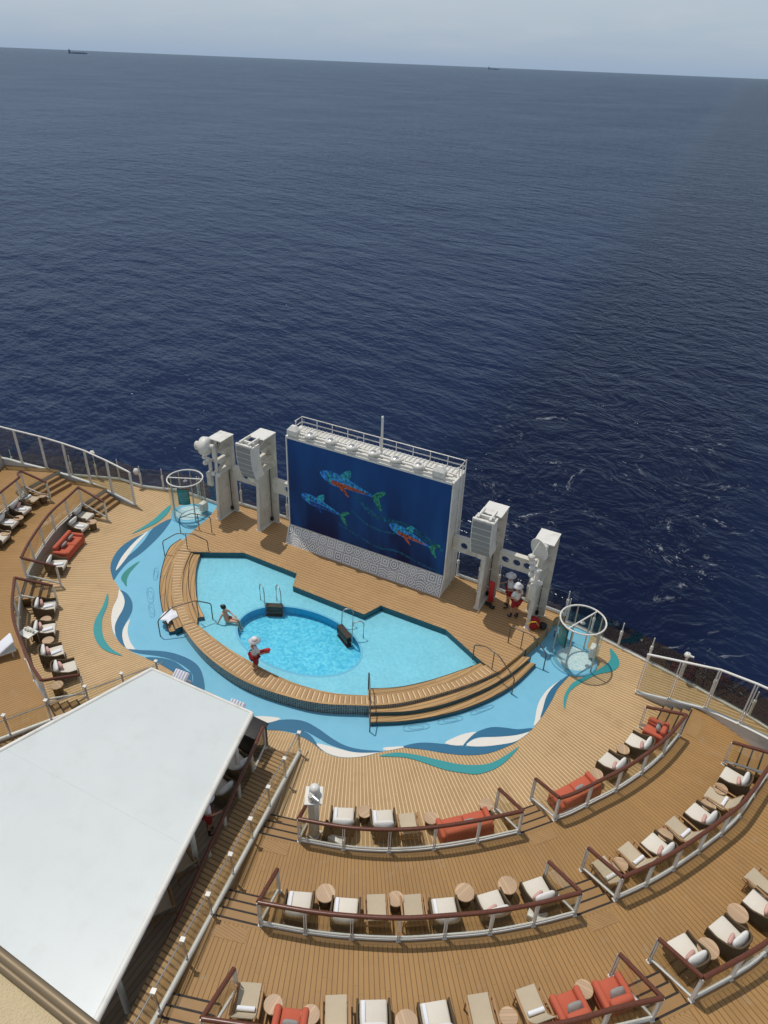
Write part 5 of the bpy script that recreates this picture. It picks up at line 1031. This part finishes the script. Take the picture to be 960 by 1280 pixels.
# rescue gear by the right columns
t = thing('rescue_stretcher', 'red rescue stretcher leaning by the column right of the video wall', 'stretcher', (6.2, .75, .5))
mb = MB(); mb.rbox((6.15, .62, 1.25), (.24, .10, 1.2), .045, rot=RX(.12)); part(mb, 'board', M['redplastic'], t)
mb = MB(); mb.cyl((6.2, .5, .56), (6.42, .5, .56), .08, n=14); mb.box((6.12, .5, .66), (.3, .1, .12)); part(mb, 'wheels', M['black'], t)
t = thing('rescue_bag', 'red rescue bag with yellow strap at the foot of the rightmost column', 'bag', (8.25, .2, .5))
mb = MB(); mb.pillow((8.25, .12, .82), (.55, .32, .66), e=.7, n=12); part(mb, 'bag_body', M['red'], t)
mb = MB(); mb.tube([(8.05, -.06, .75), (8.2, -.10, 1.0), (8.38, -.06, 1.05), (8.5, .05, .8), (8.42, -.05, .58)], .022, 6); part(mb, 'strap', M['yellow'], t)
mb = MB(); mb.pillow((8.62, .3, .68), (.34, .3, .34), e=.8, n=8); part(mb, 'black_pouch', M['black'], t)
t = thing('coiled_hose', 'dark coil hanging on the platform edge beside the right shower', 'hose', (8.95, .55, .3))
mb = MB(); mb.tube([(9.12 + .03 * (i % 2), .55 + .16 * math.cos(i * .7), .32 + .16 * math.sin(i * .7)) for i in range(28)], .022, 6); part(mb, 'coil', M['dark'], t)
mb = MB(); mb.cyl((9.06, .55, .48), (9.16, .55, .48), .03); part(mb, 'hook', M['steel'], t)
# service table with cups near the lower left row
sx_, sy_ = D['furn'][[f[4] for f in D['furn']].index('small round table between the second and third armchairs of the lower left row')][1:3]
sx_ -= .75; sy_ -= .25
t = thing('service_table', 'small white service table with boxes behind the lower left armchairs', 'table', (sx_, sy_, 0), math.radians(-35))
mb = MB(); mb.rbox((sx_, sy_, .71), (.62, .5, .04), .015); part(mb, 'top', M['white_paint'], t)
for dx in (-.26, .26):
    for dy in (-.2, .2): mb = MB(); mb.cyl((sx_ + dx, sy_ + dy, 0), (sx_ + dx, sy_ + dy, .69), .02, n=8); part(mb, 'leg', M['steel'], t)
for i, (dx, dy, lab) in enumerate(((-.12, .05, 'left'), (.14, .08, 'right'))):
    mb = MB(); 
    for j in range(3): mb.lathe((sx_ + dx + .07 * (j - 1), sy_ + dy + .05 * (j % 2), .73), [(0, 0), (.04, 0), (.05, .11), (.046, .11), (.036, .01), (0, .01)], 10)
    simple('cup_stack', mb, M['white_paint'], f'cluster of white cups on the {lab} half of the white service table', 'cups')
# white towelled lounger at far left
c = D['left_towel']
t = thing('sun_lounger', 'white towelled sun lounger cut by the left picture edge', 'sun lounger', (c[0] - 1.3, c[1] + .4, RISE), math.radians(-28)); 
def lounger(t, m_, strip=None):
    mb = MB(); mb.rbox((0, 0, .28), (.66, 1.9, .06), .02); part2(mb, 'frame', M['white_paint'], t)
    mb = MB(); mb.rbox((0, -.25, .36), (.62, 1.3, .10), .04); mb.rbox((0, .66, .50), (.62, .70, .10), .04, rot=RX(math.radians(32))); part2(mb, 'mattress', m_, t)
    for a in (-1, 1):
        for b in (-1, 1): mb = MB(); mb.cyl((a * .28, b * .8, 0), (a * .28, b * .8, .28), .022, n=8); part2(mb, 'leg', M['white_paint'], t)
def part2(mb, name, mat, t): return mb.build(name, mat, t)
lounger(t, M['towel'])
for i, (c, lab) in enumerate(zip(D['sun_loungers'], ('blue and white striped sun lounger poking out at the left of the roof edge', 'blue and white striped sun lounger poking out near the right corner of the roof'))):
    t = thing('sun_lounger', lab, 'sun lounger', (c[0] - .1, c[1] - .84, .0), math.radians(4), 'striped sun loungers in front of the bar'); lounger(t, M['stripe'])
# bar counter end and seats under the roof
t = thing('bar_counter', 'dark bar counter end peeping out at the front right roof corner', 'bar counter', (1.6, -10.6, 0))
mb = MB(); mb.rbox((1.35, -10.15, .5), (1.2, .7, 1.0), .03); part(mb, 'cabinet', M['black'], t); mb = MB(); mb.rbox((1.35, -10.15, 1.03), (1.3, .8, .05), .015); part(mb, 'worktop', M['black'], t); mb = MB(); mb.cyl((1.2, -10.0, 1.05), (1.2, -10.0, 1.12), .16, n=20); part(mb, 'lid', M['dark_steel'], t)
for i, (u, v, a, lab) in enumerate(((2.02, -11.25, 1.3, 'pale slatted chair nearest the bar corner under the roof'), (2.15, -12.25, 1.4, 'white seat second from the bar corner under the roof edge'), (2.75, -14.75, 1.2, 'dim seat under the middle of the roof edge'), (3.05, -15.95, 1.0, 'dim seat farthest along the roof edge by a column'))):
    o = copy_tree(PROTO[('arm', False, 0)] if i < 2 and ('arm', False, 0) in PROTO else PROTO['sling']); tag(o, lab, 'chair', 'chairs under the bar roof'); o.location = (u - .25, v, 0); o.rotation_euler = (0, 0, a)
# window ledge of the lookout the photograph was taken from
a, b, c = (Vector(p) for p in D['sill']); d = (b - a).normalized(); nrm = Vector((-d.y, d.x, 0))
if nrm.dot(c - a) < 0: nrm = -nrm
t = thing('lookout_ledge', 'beige stucco ledge with bronze trim in the lower left corner', 'ledge', tuple(a))
p, q = a - d * 1.2, b + d * 1.0
mb = MB(); mb.tube([tuple(p + nrm * .012), tuple(q + nrm * .012)], .014, 10); mb.tube([tuple(p + nrm * .028 + Vector((0, 0, -.004))), tuple(q + nrm * .028 + Vector((0, 0, -.004)))], .010, 10); part(mb, 'trim', M['bronze'], t)
w0, w1 = .034, .7; z0 = a.z - .012
vs = [p + nrm * w0, q + nrm * w0, q + nrm * w1, p + nrm * w1]; mb = MB(); mb.prism([(v.x, v.y) for v in vs], z0 - .25, z0, 0, 0, (), True); part(mb, 'stucco_slab', M['stucco'], t)
# ships on the horizon
def ship(x, y, L, ang, label, far):
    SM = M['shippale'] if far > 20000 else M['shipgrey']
    t = thing('cargo_ship', label, 'ship', (x, y, -42), ang, 'distant ships'); h = L * .05
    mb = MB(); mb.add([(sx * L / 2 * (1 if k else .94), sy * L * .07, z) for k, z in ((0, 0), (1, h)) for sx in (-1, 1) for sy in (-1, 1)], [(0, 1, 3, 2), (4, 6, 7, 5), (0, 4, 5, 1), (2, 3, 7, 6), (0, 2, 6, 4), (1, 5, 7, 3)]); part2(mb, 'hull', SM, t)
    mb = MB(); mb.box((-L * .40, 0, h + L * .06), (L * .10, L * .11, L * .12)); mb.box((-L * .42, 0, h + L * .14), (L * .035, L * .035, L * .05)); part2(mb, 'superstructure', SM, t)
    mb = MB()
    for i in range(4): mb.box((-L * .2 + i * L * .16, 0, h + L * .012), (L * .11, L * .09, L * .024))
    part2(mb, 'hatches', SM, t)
def ship_at(dx, dy, dist, L, label):
    l = math.hypot(dx, dy); dx, dy = dx / l, dy / l
    ship(D['cam'][0] + dx * dist, D['cam'][1] + dy * dist, L, math.atan2(-dx, dy), label, dist)
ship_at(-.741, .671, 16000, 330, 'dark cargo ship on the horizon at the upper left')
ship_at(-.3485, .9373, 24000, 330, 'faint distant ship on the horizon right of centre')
# ------------------------------------------------------------------ people
def skin_mesh(verts, edges, sub=1):
    me = bpy.data.meshes.new('tmp'); me.from_pydata([v[:3] for v in verts], edges, []); ob = bpy.data.objects.new('tmp', me); COL.objects.link(ob)
    ob.modifiers.new('Skin', 'SKIN'); ob.modifiers['Skin'].use_smooth_shade = True
    if not me.skin_vertices: raise RuntimeError('skin layer missing')
    for i, v in enumerate(verts):
        r = v[3]; me.skin_vertices[0].data[i].radius = r if isinstance(r, tuple) else (r, r); me.skin_vertices[0].data[i].use_root = (i == 0)
    ob.modifiers.new('Sub', 'SUBSURF').levels = sub
    dg = bpy.context.evaluated_depsgraph_get(); dg.update(); m2 = bpy.data.meshes.new_from_object(ob.evaluated_get(dg))
    vs = [tuple(v.co) for v in m2.vertices]; fs = [tuple(p.vertices) for p in m2.polygons]
    bpy.data.objects.remove(ob); return vs, fs
def finger_chain(mb, wrist, palm, side, grip):
    w, p = Vector(wrist), Vector(palm); d = (p - w).normalized(); u = d.cross(Vector((0, 0, 1)))
    u = u.normalized() if u.length > .1 else Vector((0, 1, 0)); n = u.cross(d)
    for i, l in enumerate((.072, .082, .076, .06)):
        o = p + u * (.027 - .018 * i); a = o + d * l * .45; b = a + (d * (1 - grip) - n * grip * .9).normalized() * l * .35; c = b + (d * (1 - 1.6 * grip) - n * grip * 1.2).normalized() * l * .28
        mb.tube([tuple(o - d * .03), tuple(o), tuple(a), tuple(b), tuple(c)], [.0095, .0095, .009, .0085, .006], 6)
    o = w + (p - w) * .45; t = o + u * side * .04 + d * .02; mb.tube([tuple(o), tuple(t), tuple(t + d * .035 + u * side * .008), tuple(t + d * .058 - n * .01)], [.013, .011, .010, .007], 6)
def person(label, loc, rz, J, outfit, skin='skin', hat=None, hair=True, bikini=False, skirt=None):
    t = thing('person', label, 'person', loc, rz)
    names = list(J['pts']); idx = {k: i for i, k in enumerate(names)}; V = [J['pts'][k] for k in names]
    E_ = [('pelvis', 'spine'), ('spine', 'chest'), ('chest', 'neck'), ('neck', 'jaw'), ('jaw', 'head'), ('head', 'crown')]
    for s in 'lr':
        E_ += [('pelvis', s + 'hip'), (s + 'hip', s + 'knee'), (s + 'knee', s + 'calf'), (s + 'calf', s + 'ankle'), (s + 'ankle', s + 'toe'), ('chest', s + 'sho'), (s + 'sho', s + 'elb'), (s + 'elb', s + 'wri'), (s + 'wri', s + 'palm')]
    vs, fs = skin_mesh(V, [(idx[a], idx[b]) for a, b in E_], 2)
    mb = MB(); mb.add(vs, fs, 0, True)
    for s, sg in (('l', -1), ('r', 1)): finger_chain(mb, J['pts'][s + 'wri'][:3], J['pts'][s + 'palm'][:3], sg, .45)
    h = Vector(J['pts']['head'][:3]); f = Vector(J.get('face', (0, 1, 0))).normalized(); sd = f.cross(Vector((0, 0, 1))).normalized(); up_ = sd.cross(f)
    nz = h + f * .098 - up_ * .02; mb.add([tuple(nz + up_ * .03), tuple(nz - up_ * .012 + sd * .016), tuple(nz - up_ * .012 - sd * .016), tuple(nz + f * .022 - up_ * .008)], [(0, 1, 3), (0, 3, 2), (1, 2, 3)], 0, True)
    for s in (-1, 1): mb.pillow(h + sd * s * .083 - up_ * .01, (.025, .045, .06), n=6)
    mb.build('body', M[skin], t)
    for s in (-1, 1): MB().pillow(h + f * .088 + sd * s * .034 + up_ * .004, (.024, .016, .014), n=6).build('eye', M['black'], t)
    MB().pillow(h + f * .083 - up_ * .058, (.045, .02, .014), n=6).build('mouth', M['pink'], t)
    P = J['pts']
    def cloth(nm, keys, edges, grow, mat, cut=None):
        ks = list(keys); V2 = []
        for k in ks:
            x, y, z, r = P[k]; g = grow; V2.append((x, y, z, tuple(q + g for q in r) if isinstance(r, tuple) else r + g))
        if cut:
            for a, b, fr_ in cut:
                pa, pb = Vector(P[a][:3]), Vector(P[b][:3]); q = pa.lerp(pb, fr_); ra = P[a][3] if not isinstance(P[a][3], tuple) else max(P[a][3]); rb = P[b][3] if not isinstance(P[b][3], tuple) else max(P[b][3])
                ks.append(b + '_'); V2.append((*q, ra + (rb - ra) * fr_ + grow)); edges = edges + [(a, b + '_')]
        ii = {k: i for i, k in enumerate(ks)}; v_, f_ = skin_mesh(V2, [(ii[a], ii[b]) for a, b in edges], 1); m_ = MB(); m_.add(v_, f_, 0, True); return m_.build(nm, M[mat], t)
    if outfit:
        cloth('shirt', ['chest', 'spine', 'pelvis', 'lsho', 'rsho'], [('chest', 'spine'), ('spine', 'pelvis'), ('chest', 'lsho'), ('chest', 'rsho')], .026, 'shirt', [('lsho', 'lelb', .75), ('rsho', 'relb', .75)])
        cloth('shorts', ['pelvis', 'lhip', 'rhip'], [('pelvis', 'lhip'), ('pelvis', 'rhip')], .034, 'red', [('lhip', 'lknee', .88), ('rhip', 'rknee', .88)])
        for s in 'lr':
            a = P[s + 'ankle']; b = P[s + 'toe']; v_, f_ = skin_mesh([(a[0], a[1] - .02, a[2] + .04, .052), (a[0], a[1] - .01, a[2] - .03, .055), (b[0], b[1], b[2] + .005, .05)], [(0, 1), (1, 2)]); MB().add(v_, f_, 0, True).build('shoe', M['sock'], t)
            c_ = P[s + 'calf']; v_, f_ = skin_mesh([(*c_[:3], c_[3] + .008), (a[0], a[1], a[2], .05)], [(0, 1)]); MB().add(v_, f_, 0, True).build('sock', M['sock'], t)
    if bikini:
        c, s_ = Vector(P['chest'][:3]), Vector(P['spine'][:3]); q = c.lerp(s_, .25); v_, f_ = skin_mesh([(*(q + (c - s_) * .12), (.135, .10)), (*(q - (c - s_) * .18), (.132, .10))], [(0, 1)]); MB().add(v_, f_, 0, True).build('bikini_top', M['black'], t)
        p = Vector(P['pelvis'][:3]); v_, f_ = skin_mesh([(*p, (.165, .135)), (p.x, p.y + .08, p.z, (.15, .12))], [(0, 1)]); MB().add(v_, f_, 0, True).build('bikini_bottom', M['coral'], t)
    if hair:
        m_ = MB(); m_.pillow(h - f * .018 + up_ * .03, (.205, .215, .21), e=.9, n=8); m_.pillow(h - f * .10 + up_ * .06, (.11, .11, .11), e=.9, n=8); m_.build('hair', M['hair'], t)
    if hat:
        m_ = MB(); Mx = Matrix((sd, f, up_)).transposed(); m_.lathe(h + up_ * .045, [(.105, -.02), (.225, -.035), (.235, -.025), (.115, .012), (.11, .09), (.085, .125), (0, .13)], 22, M=Mx); o = m_.build('hat', M['shirt'], t)
        m_ = MB(); m_.lathe(h + up_ * .045, [(.119, .010), (.116, .05), (.112, .05)], 22, M=Mx); m_.build('hat_band', M[hat], o)
    return t
def stand(larm, rarm, lean=0., twist=0., lleg=(0, 0), rleg=(0, 0)):
    p = {'pelvis': (0, 0, .96, (.145, .11)), 'spine': (0, .01, 1.14, (.13, .10)), 'chest': (0, lean * .5, 1.34, (.155, .115)), 'neck': (0, lean * .7 + .01, 1.49, .055), 'jaw': (0, lean * .8 + .035, 1.555, .068), 'head': (0, lean * .8 + .03, 1.645, .092), 'crown': (0, lean * .8 + .02, 1.73, .062)}
    for s, sg, A, L in (('l', -1, larm, lleg), ('r', 1, rarm, rleg)):
        fx, fy = L
        p[s + 'hip'] = (sg * .09, 0, .90, .095); p[s + 'knee'] = (sg * (.10 + fx * .4), fy * .5 + .02, .50, .062); p[s + 'calf'] = (sg * (.105 + fx * .7), fy * .8 - .01, .33, .058); p[s + 'ankle'] = (sg * (.11 + fx), fy - .03, .085, .04); p[s + 'toe'] = (sg * (.125 + fx), fy + .15, .045, .04)
        p[s + 'sho'] = (sg * .185, lean * .5, 1.41, .062)
        for k, q, r in zip(('elb', 'wri', 'palm'), A, (.043, .03, .034)): p[s + k] = (*q, r)
    return p
dl = [(-.25, -.04, 1.13), (-.27, .08, .90), (-.27, .11, .81)]; dr_ = [(.25, -.04, 1.13), (.27, .08, .90), (.27, .11, .81)]
hipl = [(-.34, -.10, 1.14), (-.19, .10, 1.02), (-.14, .15, .99)]; fwd = [(.27, .08, 1.16), (.20, .30, 1.08), (.17, .38, 1.08)]
g1, g2 = D['guards']
person('lifeguard in white hat, white shirt and red shorts nearest the pool by the right columns', tuple(g1), math.radians(62), {'pts': stand([(-.28, .06, 1.14), (-.24, .26, 1.02), (-.22, .34, 1.0)], dr_, .02, 0, (0, .12), (0, -.04))}, True, 'skin', hat='shirt', hair=False)
person('lifeguard in white hat by the fence behind the other one, right of the red stretcher', tuple(g2), math.radians(110), {'pts': stand(hipl, fwd, .02, 0, (.02, .05), (.02, 0))}, True, 'skin', hat='shirt', hair=False)
gp = D['guard_pool']; gz = math.radians(-28)
tp = stand([(-.30, .02, 1.15), (-.10, .24, 1.02), (-.04, .30, 1.0)], [(.30, .10, 1.20), (.32, .34, 1.16), (.32, .42, 1.15)], .03)
person('lifeguard in white hat with pink band standing in the pool holding a red rescue tube', tuple(gp), gz, {'pts': tp}, True, 'skin', hat='pink', hair=False)
t = thing('rescue_tube', 'red foam rescue tube held across the body of the lifeguard in the pool', 'rescue tube', (gp[0], gp[1], gp[2] + .9), gz)
mb = MB(); mb.tube([(-.30, .20, -.28), (-.22, .24, -.18), (.0, .30, .06), (.22, .36, .28), (.44, .40, .48), (.52, .41, .56)], [.05, .085, .09, .09, .08, .04], 12); part2(mb, 'foam', M['redplastic'], t)
mb = MB(); mb.tube([(.10, .10, .50), (-.02, -.155, .35), (-.16, -.14, .10), (-.24, .10, -.14)], .018, 6); part2(mb, 'strap', M['black'], t)
sp = D['sitter'][0]
ps = {'pelvis': (0, 0, .13, (.15, .12)), 'spine': (0, -.05, .28, (.115, .09)), 'chest': (0, -.09, .46, (.13, .10)), 'neck': (0, -.10, .60, .045), 'jaw': (0, -.08, .665, .06), 'head': (0, -.085, .75, .085), 'crown': (0, -.09, .83, .058)}
for s, sg in (('l', -1), ('r', 1)):
    ps[s + 'hip'] = (sg * .085, .05, .12, .09); ps[s + 'knee'] = (sg * .085, .44, .15 + .02 * sg, .056); ps[s + 'calf'] = (sg * .085, .51, .0, .052); ps[s + 'ankle'] = (sg * .08, .55, -.24, .036); ps[s + 'toe'] = (sg * .085, .66, -.31, .034); ps[s + 'sho'] = (sg * .155, -.09, .53, .052)
ps['relb'] = (.24, -.20, .30, .036); ps['rwri'] = (.23, -.29, .07, .027); ps['rpalm'] = (.23, -.35, .03, .03); ps['lelb'] = (-.25, .04, .34, .036); ps['lwri'] = (-.16, .24, .25, .027); ps['lpalm'] = (-.14, .32, .24, .03)
person('woman in a bikini with dark hair sitting at the edge of the oval pool', (sp[0], sp[1], .2), math.radians(-75), {'pts': ps}, False, 'skin2', hair=True, bikini=True)
pw = stand(dl, fwd, .03)
person('person in a pale hat under the bar roof, seen between roof edge and balustrade', (2.35, -13.4, 0), math.radians(-40), {'pts': pw}, True, 'skin', hat='shirt', hair=False)
# ------------------------------------------------------------------ sky, sun, camera
w = bpy.data.worlds.new('World'); scene.world = w; w.use_nodes = True; w.node_tree.nodes.clear(); nt = NT(w.node_tree)
EL, AZ = math.radians(71.5), math.radians(165)
sky = nt.n.new('ShaderNodeTexSky'); sky.sky_type = 'NISHITA'; sky.sun_disc = False; sky.sun_elevation = EL
# the lamp shines from azimuth AZ (measured from +X); the sky's rotation is measured from +Y
sky.sun_rotation = math.radians(90) - AZ; sky.altitude = 60; sky.air_density = 1.0; sky.dust_density = .6; sky.ozone_density = 1.2
tc = nt.n.new('ShaderNodeTexCoord').outputs['Generated']; x, y, z = nt.xyz(tc)
zz = nt.m('ADD', nt.m('MAXIMUM', z, 0.), .12); cv = nt.comb(nt.m('DIVIDE', x, zz), nt.m('DIVIDE', y, zz), 0.)
hs = nt.n.new('ShaderNodeHueSaturation'); hs.inputs['Saturation'].default_value = .55; nt.l.new(sky.outputs[0], hs.inputs['Color'])
cl = nt.m('MAXIMUM', nt.ramp(nt.noise(cv, .55, 6, .6), .48, .72), nt.m('MULTIPLY', nt.ramp(nt.noise(nt.comb(nt.m('MULTIPLY', x, 5.), nt.m('MULTIPLY', y, 5.), nt.m('MULTIPLY', z, 26.)), 1., 5, .6), .46, .72), .9))
cl = nt.m('MULTIPLY', cl, nt.ramp(z, .0, .05), clamp=True)
hz = nt.mix(nt.m('MULTIPLY', nt.ramp(z, .16, .0), .92, clamp=True), hs.outputs[0], SKYHAZE)
col = nt.mix(nt.m('MULTIPLY', cl, .7), hz, SKYCLOUD)
col = nt.mix(1., col, SKYTINT, 'MULTIPLY')
bg = nt.n.new('ShaderNodeBackground'); nt.l.new(col, bg.inputs[0]); bg.inputs[1].default_value = SKYSTR
o = nt.n.new('ShaderNodeOutputWorld'); nt.l.new(bg.outputs[0], o.inputs[0])
sl = bpy.data.lights.new('Sun', 'SUN'); sl.energy = SUNSTR; sl.angle = math.radians(.5); sl.color = (1., .955, .88)
so = bpy.data.objects.new('sun', sl); COL.objects.link(so); so.location = (0, 0, 60)
so.rotation_euler = Vector((math.cos(AZ) * math.cos(EL), math.sin(AZ) * math.cos(EL), math.sin(EL))).to_track_quat('Z', 'Y').to_euler()
cam = bpy.data.cameras.new('Camera'); co = bpy.data.objects.new('camera', cam); COL.objects.link(co); scene.camera = co
cam.sensor_fit = 'VERTICAL'; cam.sensor_height = 36.; cam.sensor_width = 27.; cam.lens = 885. / 1280. * 36.; cam.clip_start = .05; cam.clip_end = 200000.
r_, u_, f_ = (Vector(D[k]) for k in ('cam_r', 'cam_u', 'cam_f'))
co.matrix_world = Matrix.Translation(D['cam']) @ Matrix((r_, u_, -f_)).transposed().to_4x4()
scene.view_settings.view_transform = 'Standard'; scene.view_settings.look = 'None'; scene.view_settings.gamma = 1; scene.view_settings.exposure = EXPO
scene.cycles.transparent_max_bounces = 24; scene.cycles.max_bounces = 8; scene.cycles.sample_clamp_indirect = 4
scene.render.resolution_x, scene.render.resolution_y = 768, 1024
